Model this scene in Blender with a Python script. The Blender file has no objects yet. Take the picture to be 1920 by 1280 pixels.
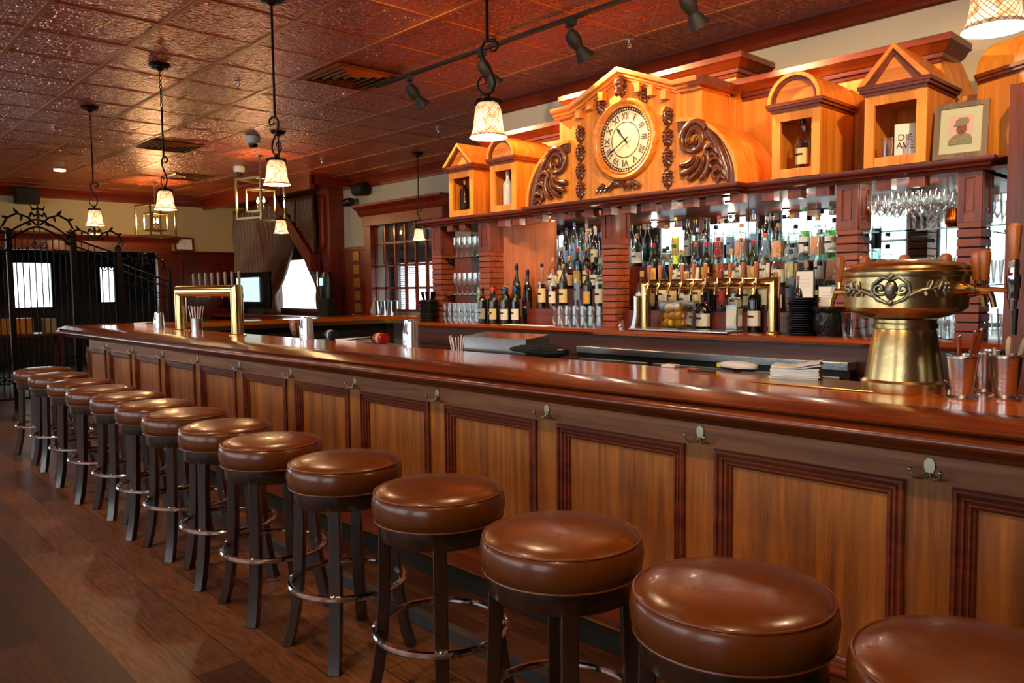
import bpy, math, random
from mathutils import Vector, Matrix
PI = math.pi
R = math.radians
rnd = random.Random(7)
sc = bpy.context.scene
COL = sc.collection

# ------------------------------------------------------------------ camera, exposure, daylight
YAW, PITCH, ROLL, FPX, ZC = 0.81981488, -0.0674777, -0.01120489, 1473.6, 1.43
fwd = Vector((-math.sin(YAW)*math.cos(PITCH), math.cos(YAW)*math.cos(PITCH), math.sin(PITCH)))
rgt0 = Vector((math.cos(YAW), math.sin(YAW), 0))
up0 = rgt0.cross(fwd)
rgt = rgt0*math.cos(ROLL) + up0*math.sin(ROLL)
upv = -rgt0*math.sin(ROLL) + up0*math.cos(ROLL)
cam = bpy.data.cameras.new('camera')
camo = bpy.data.objects.new('camera', cam); COL.objects.link(camo)
cam.sensor_width = 36.0; cam.lens = FPX*36/1920; cam.clip_start = 0.05; cam.clip_end = 200
m = Matrix((rgt, upv, -fwd)).transposed().to_4x4(); m.translation = (0, 0, ZC)
camo.matrix_world = m
sc.camera = camo
sc.view_settings.view_transform = 'Standard'; sc.view_settings.look = 'None'
sc.view_settings.gamma = 1.0; sc.view_settings.use_curve_mapping = False
sc.view_settings.exposure = 0.5
sc.cycles.transparent_max_bounces = 24
sc.cycles.max_bounces = 8; sc.cycles.glossy_bounces = 5; sc.cycles.diffuse_bounces = 4
sc.cycles.caustics_reflective = False; sc.cycles.caustics_refractive = False
sc.cycles.sample_clamp_indirect = 6.0

def P(px, py, ax, val):
    """the point of the place seen at photo pixel (px, py) on the plane where coordinate ax has the value val"""
    d = fwd + rgt*((px-960)/FPX) - upv*((py-640)/FPX)
    o = Vector((0, 0, ZC)); t = (val-o[ax])/d[ax]
    return o + d*t

w = bpy.data.worlds.new('daylight'); sc.world = w; w.use_nodes = True
bg = w.node_tree.nodes['Background']
bg.inputs[0].default_value = (0.93, 0.97, 1.0, 1); bg.inputs[1].default_value = 3.6

def lamp(name, kind, loc, energy, color=(1, .62, .3), size=.05, target=None, spot=60, blend=.5, sx=None, sy=None, portal=False):
    l = bpy.data.lights.new(name, kind); l.energy = energy; l.color = color
    if kind == 'AREA':
        l.shape = 'RECTANGLE'; l.size = sx; l.size_y = sy
        if portal: l.cycles.is_portal = True
    else: l.shadow_soft_size = size
    if kind == 'SPOT': l.spot_size = R(spot); l.spot_blend = blend
    o = bpy.data.objects.new(name, l); COL.objects.link(o); o.location = loc
    if target is not None:
        o.rotation_euler = (Vector(target)-Vector(loc)).to_track_quat('-Z', 'Y').to_euler()
    return o

WARM = (1.0, .64, .34)
# window openings the daylight comes through (front wall behind the camera, and the left wall)
FRONTY, LEFTX, RIGHTX, CEIL = -4.0, -14.25, 2.6, 3.10
FRONT_WIN = [(-13.2, -11.6), (-9.6, -7.4), (-7.0, -4.8), (-4.4, -2.2), (-1.0, 1.4)]
LEFT_WIN = [(-3.4, -1.6), (-1.0, 1.2)]
for (a, b) in FRONT_WIN:
    lamp('window_daylight', 'AREA', ((a+b)/2, FRONTY-.12, 1.9), 1, (1, 1, 1), target=((a+b)/2, 0, 1.9), sx=b-a, sy=2.2, portal=True)
for (a, b) in LEFT_WIN:
    lamp('window_daylight', 'AREA', (LEFTX-.12, (a+b)/2, 1.8), 1, (1, 1, 1), target=(0, (a+b)/2, 1.8), sx=b-a, sy=1.9, portal=True)
# recessed downlights in the ceiling along the stools and over the floor
for x in (-.7, -2.6, -4.6, -6.8, -9.2):
    lamp('recessed_light', 'SPOT', (x, 1.1, 3.08), 30, WARM, .06, (x, 1.5, 0), 80, .7)
for x in (-.4, -2.2, -4.2, -6.4, -8.6):
    lamp('recessed_light', 'SPOT', (x, .1, 3.08), 75, WARM, .05, (x, 2.2, .8), 75, .8)

# unseen spots added off the track to brighten the clock and the niches
for (x, y, tx, tz, e_) in ((-.35, 2.35, -2.0, 2.3, 150), (-1.6, 1.9, -3.3, 2.3, 150), (-3.4, 2.0, -4.6, 2.25, 110)):
    lamp('added_backbar_spot', 'SPOT', (x, y, 3.02), e_, (1, .66, .34), .03, (tx, 4.0, tz), 62, .7)

# ------------------------------------------------------------------ materials
def lin(c):
    if isinstance(c, str):
        c = [int(c[i:i+2], 16)/255 for i in (0, 2, 4)]
    return tuple((x/12.92 if x <= .04045 else ((x+.055)/1.055)**2.4) for x in c) + (1,)
MATS = {}
def base_mat(name):
    m = bpy.data.materials.new(name); m.use_nodes = True
    n = m.node_tree.nodes; b = n['Principled BSDF']; MATS[name] = m
    return m, n, m.node_tree.links, b
def plain(name, c, rough=.5, metal=0, coat=0, spec=.5, emit=None, es=0, bump=0, bscale=40, var=0.0):
    m, n, l, b = base_mat(name)
    b.inputs['Base Color'].default_value = lin(c); b.inputs['Roughness'].default_value = rough
    b.inputs['Metallic'].default_value = metal; b.inputs['Coat Weight'].default_value = coat
    b.inputs['Coat Roughness'].default_value = .08
    b.inputs['Specular IOR Level'].default_value = spec
    if emit: b.inputs['Emission Color'].default_value = lin(emit); b.inputs['Emission Strength'].default_value = es
    tc = n.new('ShaderNodeTexCoord'); nz = n.new('ShaderNodeTexNoise'); nz.inputs['Scale'].default_value = bscale
    nz.inputs['Detail'].default_value = 4
    l.new(tc.outputs['Object'], nz.inputs['Vector'])
    if var:
        mx = n.new('ShaderNodeMix'); mx.data_type = 'RGBA'; cc = lin(c)
        mx.inputs[6].default_value = tuple(x*(1-var) for x in cc[:3])+(1,); mx.inputs[7].default_value = tuple(min(1, x*(1+var)) for x in cc[:3])+(1,)
        l.new(nz.outputs[0], mx.inputs[0]); l.new(mx.outputs[2], b.inputs['Base Color'])
    if bump:
        bp = n.new('ShaderNodeBump'); bp.inputs['Strength'].default_value = bump; bp.inputs['Distance'].default_value = .01
        l.new(nz.outputs[0], bp.inputs['Height']); l.new(bp.outputs[0], b.inputs['Normal'])
    return m
def wood(name, c1, c2, axis='x', rough=.35, coat=.35, sc_=1.0, world=False, fine=26):
    m, n, l, b = base_mat(name)
    tc = n.new('ShaderNodeTexCoord'); mp = n.new('ShaderNodeMapping')
    s = [17*sc_]*3; s['xyz'.index(axis)] = .9*sc_
    mp.inputs['Scale'].default_value = s
    l.new(tc.outputs['Object'], mp.inputs['Vector'])
    n1 = n.new('ShaderNodeTexNoise'); n1.inputs['Scale'].default_value = 1.1; n1.inputs['Detail'].default_value = 5; n1.inputs['Distortion'].default_value = .9
    l.new(mp.outputs[0], n1.inputs['Vector'])
    n2 = n.new('ShaderNodeTexNoise'); n2.inputs['Scale'].default_value = fine/4; n2.inputs['Detail'].default_value = 3
    l.new(mp.outputs[0], n2.inputs['Vector'])
    mm = n.new('ShaderNodeMath'); mm.operation = 'MULTIPLY_ADD'; mm.inputs[1].default_value = .38; 
    l.new(n2.outputs[0], mm.inputs[0]); l.new(n1.outputs[0], mm.inputs[2])
    rp = n.new('ShaderNodeValToRGB'); e = rp.color_ramp.elements
    e[0].position = .42; e[0].color = lin(c1); e[1].position = .86; e[1].color = lin(c2)
    l.new(mm.outputs[0], rp.inputs[0]); l.new(rp.outputs[0], b.inputs['Base Color'])
    b.inputs['Roughness'].default_value = rough; b.inputs['Coat Weight'].default_value = coat; b.inputs['Coat Roughness'].default_value = .12
    bp = n.new('ShaderNodeBump'); bp.inputs['Strength'].default_value = .12; bp.inputs['Distance'].default_value = .002
    l.new(n2.outputs[0], bp.inputs['Height']); l.new(bp.outputs[0], b.inputs['Normal'])
    return m
def clear(name, tint='ffffff', gloss=.25, rough=.02):
    """thin clear glass: lets light through tinted, reflects at the rim"""
    m = bpy.data.materials.new(name); m.use_nodes = True; n = m.node_tree.nodes; l = m.node_tree.links; n.clear(); MATS[name] = m
    o = n.new('ShaderNodeOutputMaterial'); t = n.new('ShaderNodeBsdfTransparent'); t.inputs[0].default_value = lin(tint)
    g = n.new('ShaderNodeBsdfGlossy'); g.inputs['Roughness'].default_value = rough; g.inputs[0].default_value = (.95, 1, 1, 1)
    lw = n.new('ShaderNodeLayerWeight'); lw.inputs['Blend'].default_value = gloss
    mx = n.new('ShaderNodeMixShader'); l.new(lw.outputs['Facing'], mx.inputs[0]); l.new(t.outputs[0], mx.inputs[1]); l.new(g.outputs[0], mx.inputs[2])
    l.new(mx.outputs[0], o.inputs[0]); return m

# woods
WF = wood('bar_front_wood', '6a3208', 'b46a1a', 'z', .42, .2)
WFX = wood('bar_rail_wood', '6a3412', 'a8602a', 'x', .4, .2)
WM = wood('moulding_wood', '481806', '80340e', 'x', .32, .35)
WT = wood('bar_top_wood', '963a04', 'd8701c', 'x', .16, .4)
WTY = wood('bar_top_wood_across', '963a04', 'd8701c', 'y', .16, .4)
WA = wood('arm_rail_wood', '3c1606', '702e0e', 'x', .26, .25)
WO = wood('backbar_light_wood', 'b86014', 'ec9a3a', 'z', .42, .15, .8)
WOX = wood('backbar_light_wood_level', 'b86018', 'e6933c', 'x', .4, .2)
WD = wood('backbar_dark_wood', '541a08', '8c3e16', 'z', .42, .12)
WDX = wood('cornice_dark_wood', '481206', '74280e', 'x', .4, .15)
BCT = wood('back_counter_wood', '4a1604', '8e3c12', 'x', .25, .3)
APR = wood('counter_base_wood', '260a03', '4e1c0a', 'x', .4, .15)
WBO = wood('bay_panel_wood', '8e3e0c', 'b8601c', 'z', .42, .1)
PLAF = clear('frosted_plastic', 'bdbdba', .6, .2)
WK = wood('column_block_wood', '6a2a10', 'a4502a', 'x', .45, .05)
WCV = wood('carved_walnut', '3a1a0e', '6e3820', 'z', .25, .6)
WR = wood('red_wainscot_wood', '460e04', '6e200a', 'z', .38, .2)
WRX = wood('red_trim_wood', '581604', '862c0e', 'y', .38, .2)
WL = wood('stool_leg_wood', '1e0f09', '3a2012', 'z', .3, .5)
WH = wood('tap_handle_wood', '8a4a20', 'b87038', 'z', .35, .4)
WPIC = wood('frame_wood', '4e4034', '7a6654', 'z', .5, 0)
# metals, glass, cloth
BR = plain('polished_brass', 'dcbb7c', .16, 1, bump=.05, bscale=6, var=.12)
BR2 = plain('aged_brass', 'c8b07c', .27, 1, bump=.12, bscale=22, var=.22)
PEW = plain('tarnished_pewter', '8a8c7c', .38, 1, bump=.2, bscale=60)
CH = plain('chrome', 'd6d6d8', .1, 1)
ST = plain('brushed_steel', 'd4d4d6', .24, 1, bump=.06, bscale=120)
STD = plain('dull_steel', '9a9ea0', .35, 1)
NK = plain('hook_nickel', 'dedbbc', .28, 1)
IR = plain('black_iron', '17130f', .45, .6)
BL = plain('black_plastic', '0b0b0c', .35)
BLM = plain('matte_black', '080707', .7)
WHP = plain('white_plastic', 'e6e4e0', .35)
PAP = plain('white_paper', 'fafafa', .7)
LEA = plain('brown_leather', '62300d', .27, coat=.12, bump=.12, bscale=24, var=.18)
PIP = plain('leather_piping', '70361c', .35)
WALL = plain('grey_plaster', 'b4ada0', .8, bump=.15, bscale=30, var=.04)
WALLY = plain('cream_plaster', 'c9b68c', .8, bump=.15, bscale=30, var=.05)
DKG = plain('dark_stone', '3c393c', .6, var=.3)
GL = clear('clear_glass', 'f6fbfa', .35)
GLT = clear('thick_glass', 'ffffff', .46, .08)
PANE = clear('window_glass', 'f4f8f8', .12)
GRNG = clear('green_glass', '7fae5a', .3)
AMB = clear('amber_liquid', 'a0541a', .25)
AMBL = clear('pale_amber_liquid', 'cf9a50', .25)
YEL = clear('yellow_liquid', 'd8cc60', .25)
CLQ = clear('clear_liquid', 'dfeae8', .35)
PLA = clear('clear_plastic', 'ecebe8', .32, .12)
MIR = plain('mirror', 'dfe6e4', .02, 1)
CUR = plain('brown_curtain_velvet', '54300f', .45, bump=.4, bscale=40, var=.6)
VIO = plain('dark_violet_drape', '211922', .8)
LEM = plain('lemon_peel', 'f0b832', .45, bump=.2, bscale=60)
COP = plain('copper', 'b8622c', .2, 1)

def ceiling_mat():
    m, n, l, b = base_mat('embossed_tin_ceiling')
    tc = n.new('ShaderNodeTexCoord'); mp = n.new('ShaderNodeMapping'); mp.inputs['Location'].default_value = (6.387/.1524, -.6295/.1524, 0)
    mp.inputs['Scale'].default_value = (1/.1524, 1/.1524, 1)
    l.new(tc.outputs['Object'], mp.inputs[0])
    # embossed arabesque: rings per small square + swirls
    vo = n.new('ShaderNodeTexVoronoi'); vo.inputs['Scale'].default_value = 3.4; vo.feature = 'SMOOTH_F1'; vo.inputs['Randomness'].default_value = .8
    l.new(mp.outputs[0], vo.inputs['Vector'])
    sn = n.new('ShaderNodeMath'); sn.operation = 'SINE'; mu = n.new('ShaderNodeMath'); mu.operation = 'MULTIPLY'; mu.inputs[1].default_value = 19
    l.new(vo.outputs['Distance'], mu.inputs[0]); l.new(mu.outputs[0], sn.inputs[0])
    br = n.new('ShaderNodeTexBrick'); br.offset = 0; br.inputs['Scale'].default_value = 1; br.inputs['Brick Width'].default_value = 1; br.inputs['Row Height'].default_value = 1
    br.inputs['Mortar Size'].default_value = .03; br.inputs['Mortar Smooth'].default_value = .4
    br.inputs['Color1'].default_value = (0, 0, 0, 1); br.inputs['Color2'].default_value = (0, 0, 0, 1); br.inputs['Mortar'].default_value = (1, 1, 1, 1)
    l.new(mp.outputs[0], br.inputs['Vector'])
    ad = n.new('ShaderNodeMath'); ad.operation = 'MULTIPLY_ADD'; ad.inputs[1].default_value = 2.0
    l.new(br.outputs['Color'], ad.inputs[0]); l.new(sn.outputs[0], ad.inputs[2])
    bp = n.new('ShaderNodeBump'); bp.inputs['Strength'].default_value = .8; bp.inputs['Distance'].default_value = .008
    l.new(ad.outputs[0], bp.inputs['Height']); l.new(bp.outputs[0], b.inputs['Normal'])
    b.inputs['Base Color'].default_value = lin('b84a10'); b.inputs['Roughness'].default_value = .32; b.inputs['Metallic'].default_value = .45
    b.inputs['Specular IOR Level'].default_value = .6; b.inputs['Coat Weight'].default_value = .45; b.inputs['Coat Roughness'].default_value = .22
    l.new(bp.outputs[0], b.inputs['Coat Normal'])
    return m
CE = ceiling_mat()
CES = plain('ceiling_seam_bronze', 'b8703a', .45, .3)
def floor_mat():
    m, n, l, b = base_mat('plank_floor')
    tc = n.new('ShaderNodeTexCoord')
    br = n.new('ShaderNodeTexBrick'); br.offset = .37; br.inputs['Scale'].default_value = 1
    br.inputs['Brick Width'].default_value = 1.22; br.inputs['Row Height'].default_value = .178
    br.inputs['Mortar Size'].default_value = .0018; br.inputs['Mortar Smooth'].default_value = .1; br.inputs['Bias'].default_value = 0
    br.inputs['Color1'].default_value = lin('3e2010'); br.inputs['Color2'].default_value = lin('7c4c2a'); br.inputs['Mortar'].default_value = lin('1c0f08')
    l.new(tc.outputs['Object'], br.inputs['Vector'])
    mp = n.new('ShaderNodeMapping'); mp.inputs['Scale'].default_value = (1.1, 9, 1); l.new(tc.outputs['Object'], mp.inputs[0])
    wv = n.new('ShaderNodeTexNoise'); wv.inputs['Scale'].default_value = 1.1; wv.inputs['Detail'].default_value = 2; wv.inputs['Distortion'].default_value = .6
    l.new(mp.outputs[0], wv.inputs['Vector'])
    mu = n.new('ShaderNodeMath'); mu.operation = 'MULTIPLY'; mu.inputs[1].default_value = 60; l.new(wv.outputs[0], mu.inputs[0])
    sn = n.new('ShaderNodeMath'); sn.operation = 'SINE'; l.new(mu.outputs[0], sn.inputs[0])
    nz = n.new('ShaderNodeTexNoise'); nz.inputs['Scale'].default_value = 8; nz.inputs['Detail'].default_value = 6; l.new(mp.outputs[0], nz.inputs['Vector'])
    ad = n.new('ShaderNodeMath'); ad.operation = 'MULTIPLY_ADD'; ad.inputs[1].default_value = .09; l.new(sn.outputs[0], ad.inputs[0]); l.new(nz.outputs[0], ad.inputs[2])
    rp = n.new('ShaderNodeValToRGB'); e = rp.color_ramp.elements; e[0].position = .3; e[0].color = (.55, .55, .55, 1); e[1].position = .75; e[1].color = (1.25, 1.2, 1.15, 1)
    l.new(ad.outputs[0], rp.inputs[0])
    mx = n.new('ShaderNodeMix'); mx.data_type = 'RGBA'; mx.blend_type = 'MULTIPLY'; mx.inputs[0].default_value = 1
    l.new(br.outputs['Color'], mx.inputs[6]); l.new(rp.outputs[0], mx.inputs[7]); l.new(mx.outputs[2], b.inputs['Base Color'])
    b.inputs['Roughness'].default_value = .42
    bp = n.new('ShaderNodeBump'); bp.inputs['Strength'].default_value = .15; bp.inputs['Distance'].default_value = .002
    l.new(ad.outputs[0], bp.inputs['Height']); l.new(bp.outputs[0], b.inputs['Normal'])
    return m
FL = floor_mat()
def shade_mat():
    """mosaic shell lamp shade, lit from inside: lozenges of shell between dark seams"""
    m, n, l, b = base_mat('mosaic_shell_shade')
    tc = n.new('ShaderNodeTexCoord'); sp = n.new('ShaderNodeSeparateXYZ'); l.new(tc.outputs['Object'], sp.inputs[0])
    at = n.new('ShaderNodeMath'); at.operation = 'ARCTAN2'; l.new(sp.outputs[1], at.inputs[0]); l.new(sp.outputs[0], at.inputs[1])
    ms = n.new('ShaderNodeMath'); ms.operation = 'MULTIPLY'; ms.inputs[1].default_value = 24/(2*PI); l.new(at.outputs[0], ms.inputs[0])
    zs = n.new('ShaderNodeMath'); zs.operation = 'MULTIPLY'; zs.inputs[1].default_value = 58; l.new(sp.outputs[2], zs.inputs[0])
    a1 = n.new('ShaderNodeMath'); a1.operation = 'ADD'; l.new(ms.outputs[0], a1.inputs[0]); l.new(zs.outputs[0], a1.inputs[1])
    a2 = n.new('ShaderNodeMath'); a2.operation = 'SUBTRACT'; l.new(ms.outputs[0], a2.inputs[0]); l.new(zs.outputs[0], a2.inputs[1])
    def edge(a):
        f = n.new('ShaderNodeMath'); f.operation = 'PINGPONG'; f.inputs[1].default_value = .5; l.new(a.outputs[0], f.inputs[0])
        g = n.new('ShaderNodeMath'); g.operation = 'GREATER_THAN'; g.inputs[1].default_value = .07; l.new(f.outputs[0], g.inputs[0]); return g
    e1, e2 = edge(a1), edge(a2)
    mu = n.new('ShaderNodeMath'); mu.operation = 'MULTIPLY'; l.new(e1.outputs[0], mu.inputs[0]); l.new(e2.outputs[0], mu.inputs[1])
    nz = n.new('ShaderNodeTexNoise'); nz.inputs['Scale'].default_value = 45; l.new(tc.outputs['Object'], nz.inputs['Vector'])
    rp = n.new('ShaderNodeValToRGB'); e = rp.color_ramp.elements; e[0].position = .35; e[0].color = lin('b88a68'); e[1].position = .55; e[1].color = lin('eeeae4')
    l.new(nz.outputs[0], rp.inputs[0])
    mx = n.new('ShaderNodeMix'); mx.data_type = 'RGBA'; mx.inputs[6].default_value = lin('4a2c18'); l.new(mu.outputs[0], mx.inputs[0]); l.new(rp.outputs[0], mx.inputs[7])
    l.new(mx.outputs[2], b.inputs['Base Color']); b.inputs['Roughness'].default_value = .3
    # the bulb inside glows through the thin shell
    tr = n.new('ShaderNodeBsdfTranslucent'); l.new(mx.outputs[2], tr.inputs[0])
    mixs = n.new('ShaderNodeMixShader'); mixs.inputs[0].default_value = .05
    out = [x for x in n if x.type == 'OUTPUT_MATERIAL'][0]
    l.new(b.outputs[0], mixs.inputs[1]); l.new(tr.outputs[0], mixs.inputs[2]); l.new(mixs.outputs[0], out.inputs[0])
    b.inputs['Emission Color'].default_value = (1, .55, .22, 1); b.inputs['Emission Strength'].default_value = .05
    return m
SH = shade_mat()
SHI = plain('lit_shade_inside', 'fff0c0', .5, emit='ffdc8a', es=1.6)
BULB = plain('lit_bulb', 'ffffff', .5, emit='ffd890', es=30)
PUCK = plain('lit_puck_lens', 'ffffff', .5, emit='fff0d8', es=8)

# ------------------------------------------------------------------ mesh helpers
class MB:
    def __init__(s): s.v = []; s.f = []
    def add(s, vs, fs):
        o = len(s.v); s.v += [tuple(v) for v in vs]; s.f += [tuple(i+o for i in f) for f in fs]; return s
    def box(s, x0, x1, y0, y1, z0, z1):
        return s.add([(x0, y0, z0), (x1, y0, z0), (x1, y1, z0), (x0, y1, z0), (x0, y0, z1), (x1, y0, z1), (x1, y1, z1), (x0, y1, z1)],
                     [(0, 3, 2, 1), (4, 5, 6, 7), (0, 1, 5, 4), (1, 2, 6, 5), (2, 3, 7, 6), (3, 0, 4, 7)])
    def cbox(s, c, d): return s.box(c[0]-d[0]/2, c[0]+d[0]/2, c[1]-d[1]/2, c[1]+d[1]/2, c[2]-d[2]/2, c[2]+d[2]/2)
    def prism(s, poly, fn, a, b):
        """poly of (p, q), extruded between a and b; fn(p, q, t) gives the point"""
        n = len(poly); vs = [fn(p, q, a) for p, q in poly]+[fn(p, q, b) for p, q in poly]
        return s.add(vs, [tuple(range(n))[::-1], tuple(range(n, 2*n))]+[(i, (i+1) % n, n+(i+1) % n, n+i) for i in range(n)])
    def px(s, poly, x0, x1): return s.prism(poly, lambda p, q, t: (t, p, q), x0, x1)     # (y, z) profile
    def py(s, poly, y0, y1): return s.prism(poly, lambda p, q, t: (p, t, q), y0, y1)     # (x, z) profile
    def pz(s, poly, z0, z1): return s.prism(poly, lambda p, q, t: (p, q, t), z0, z1)
    def lathe(s, prof, c=(0, 0, 0), n=24, a0=0, a1=2*PI, sy=1.0, caps=True):
        full = abs(a1-a0-2*PI) < 1e-6; k = n if full else n+1; vs = []; fs = []
        for r, z in prof:
            for i in range(k):
                a = a0+(a1-a0)*i/n; vs.append((c[0]+r*math.cos(a), c[1]+r*math.sin(a)*sy, c[2]+z))
        for j in range(len(prof)-1):
            for i in range(n):
                i2 = (i+1) % k; fs.append((j*k+i, j*k+i2, (j+1)*k+i2, (j+1)*k+i))
        if full and caps:
            if prof[0][0] > 1e-5: fs.append(tuple(range(k))[::-1])
            if prof[-1][0] > 1e-5: fs.append(tuple((len(prof)-1)*k+i for i in range(k)))
        return s.add(vs, fs)
    def tube(s, pts, r, n=8, flat=1.0, closed=False):
        pts = [Vector(p) for p in pts]; N = len(pts); rr = r if isinstance(r, (list, tuple)) else [r]*N
        T = []
        for i in range(N):
            a = pts[(i-1) % N] if (i > 0 or closed) else pts[i]; b = pts[(i+1) % N] if (i < N-1 or closed) else pts[i]
            T.append((b-a).normalized())
        u = T[0].orthogonal().normalized(); vs = []
        for i in range(N):
            u = (u-T[i]*u.dot(T[i]));
            if u.length < 1e-6: u = T[i].orthogonal()
            u.normalize(); v = T[i].cross(u)
            for k in range(n):
                a = 2*PI*k/n; vs.append(pts[i]+(u*math.cos(a)+v*math.sin(a)*flat)*rr[i])
        fs = []
        for i in range(N if closed else N-1):
            j = (i+1) % N
            for k in range(n): k2 = (k+1) % n; fs.append((i*n+k, i*n+k2, j*n+k2, j*n+k))
        if not closed: fs += [tuple(range(n))[::-1], tuple((N-1)*n+k for k in range(n))]
        return s.add(vs, fs)
    def sphere(s, c, r, n=14, m=8, sz=1.0):
        return s.lathe([(r*math.sin(PI*j/m), -r*sz*math.cos(PI*j/m)) for j in range(m+1)], c, n)
    def sweep(s, prof, path, closed=False, cap=True):
        """profile (o, z) carried along a level 2-D path; o is the distance to the right of the path; mitred corners"""
        N = len(path); vs = []; k = len(prof)
        for i in range(N):
            p = Vector(path[i]); ns = []
            if i > 0 or closed: d = (p-Vector(path[i-1])).normalized(); ns.append(Vector((d.y, -d.x)))
            if i < N-1 or closed: d = (Vector(path[(i+1) % N])-p).normalized(); ns.append(Vector((d.y, -d.x)))
            if len(ns) == 2:
                b = (ns[0]+ns[1]); b = b/max(.2, (1+ns[0].dot(ns[1])))
            else: b = ns[0]
            for o, z in prof: vs.append((p.x+b.x*o, p.y+b.y*o, z))
        fs = []
        for i in range(N if closed else N-1):
            j = (i+1) % N
            for q in range(k): q2 = (q+1) % k; fs.append((i*k+q, j*k+q, j*k+q2, i*k+q2))
        if cap and not closed: fs += [tuple(range(k)), tuple((N-1)*k+q for q in range(k))[::-1]]
        return s.add(vs, fs)
    def xf(s, M):
        s.v = [tuple(M @ Vector(v)) for v in s.v]; return s
    def build(s, name, mat, parent=None, smooth=35, bevel=0, loc=None):
        me = bpy.data.meshes.new(name); me.from_pydata(s.v, [], s.f); me.update()
        import bmesh
        bm = bmesh.new(); bm.from_mesh(me); bmesh.ops.recalc_face_normals(bm, faces=bm.faces); bm.to_mesh(me); bm.free()
        if smooth:
            me.polygons.foreach_set('use_smooth', [True]*len(me.polygons)); me.set_sharp_from_angle(angle=R(smooth))
        if mat: me.materials.append(mat)
        o = bpy.data.objects.new(name, me); COL.objects.link(o)
        if bevel:
            b = o.modifiers.new('bevel', 'BEVEL'); b.width = bevel; b.segments = 2; b.limit_method = 'ANGLE'; b.angle_limit = R(40)
        if parent: o.parent = parent
        if loc is not None: o.location = loc
        return o
def tag(o, label, cat, group=None, kind=None):
    o['label'] = label; o['category'] = cat
    if group: o['group'] = group
    if kind: o['kind'] = kind
    return o
def thing(name, label, cat, loc=(0, 0, 0), rz=0, group=None):
    o = bpy.data.objects.new(name, None); COL.objects.link(o); o.location = loc; o.rotation_euler = (0, 0, rz)
    o.empty_display_size = .05
    return tag(o, label, cat, group)
def struct(o): o['kind'] = 'structure'; return o
def copy_tree(o, parent=None):
    c = o.copy(); COL.objects.link(c); c.parent = parent
    for ch in [x for x in KIDS.get(o.name, [])]: 
        d = copy_tree(ch, c); 
    return c
KIDS = {}
def index_kids(o):
    KIDS[o.name] = [x for x in bpy.data.objects if x.parent == o]
    for c in KIDS[o.name]: index_kids(c)
def place(proto, first, loc, rz=None, label=None, group=None, scale=None):
    """the prototype itself the first time, a copy with copies of its parts afterwards"""
    o = proto if first else copy_tree(proto)
    o.location = loc
    if rz is not None: o.rotation_euler = (o.rotation_euler[0], o.rotation_euler[1], rz)
    if label: o['label'] = label
    if group: o['group'] = group
    elif group is None and 'group' in o and o.name.startswith('bottle'): del o['group']
    if scale is not None: o.scale = scale if hasattr(scale, '__len__') else (scale,)*3
    return o
ORD = ['first', 'second', 'third', 'fourth', 'fifth', 'sixth', 'seventh', 'eighth', 'ninth', 'tenth', 'eleventh', 'twelfth', 'thirteenth', 'fourteenth',
       'fifteenth', 'sixteenth', 'seventeenth', 'eighteenth', 'nineteenth', 'twentieth']
def text(name, s, size, mat, parent, loc, rot, ext=.0008, align='CENTER'):
    c = bpy.data.curves.new(name, 'FONT'); c.body = s; c.size = size; c.extrude = ext; c.align_x = align; c.align_y = 'CENTER'
    tmp = bpy.data.objects.new('t', c); me = bpy.data.meshes.new_from_object(tmp); bpy.data.objects.remove(tmp)
    me.name = name; me.materials.clear(); me.materials.append(mat)
    o = bpy.data.objects.new(name, me); COL.objects.link(o); o.location = loc; o.rotation_euler = rot
    if parent: o.parent = parent
    return o

# ================================================================== THE SETTING
TOPZ, BARY, BARX = 1.08, 2.165, -9.5
struct(MB().box(-18.2, RIGHTX+.1, FRONTY-.1, 6.7, -.05, 0).build('floor', FL, smooth=0))
struct(MB().box(-18.2, RIGHTX+.1, FRONTY-.1, 6.7, CEIL, CEIL+.05).build('ceiling', CE, smooth=0))
g = MB()
for j in range(-8, 10):
    y = .6295+.6096*j
    if -4 < y < 6.4: g.box(LEFTX, RIGHTX, y-.014, y+.014, CEIL-.006, CEIL+.001)
for k in range(-13, 16):
    x = -6.387+.6096*k
    if x > LEFTX: g.box(x-.009, x+.009, FRONTY, 6.45, CEIL-.004, CEIL+.001)
struct(g.build('trim_1', CES, smooth=0))
# near wall behind the back bar, its return, and the window wall of the recess
NX = -5.34
struct(MB().box(NX, RIGHTX, 4.86, 4.96, 0, CEIL).build('wall_back', WALL, smooth=0))
struct(MB().box(NX-.02, NX+.08, 4.96, 6.5, 0, CEIL).build('wall_return', VIO, smooth=0))
W1X0, W1X1, W1Z0, W1Z1 = -9.84, -8.36, 1.14, 2.40     # inner window
struct(MB().box(-10.85, W1X0, 6.5, 6.6, 0, CEIL).box(W1X1, NX, 6.5, 6.6, 0, CEIL).box(W1X0, W1X1, 6.5, 6.6, 0, W1Z0).box(W1X0, W1X1, 6.5, 6.6, W1Z1, CEIL).build('wall_window', WALL, smooth=0))
CX0, CX1 = -13.05, -11.25                              # bright window between the curtains
struct(MB().box(LEFTX, CX0, 6.5, 6.6, 0, CEIL).box(CX1, -10.85, 6.5, 6.6, 0, CEIL).box(CX0, CX1, 6.5, 6.6, 0, 1.08).box(CX0, CX1, 6.5, 6.6, 2.25, CEIL).build('wall_curtain', WR, smooth=0))
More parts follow.
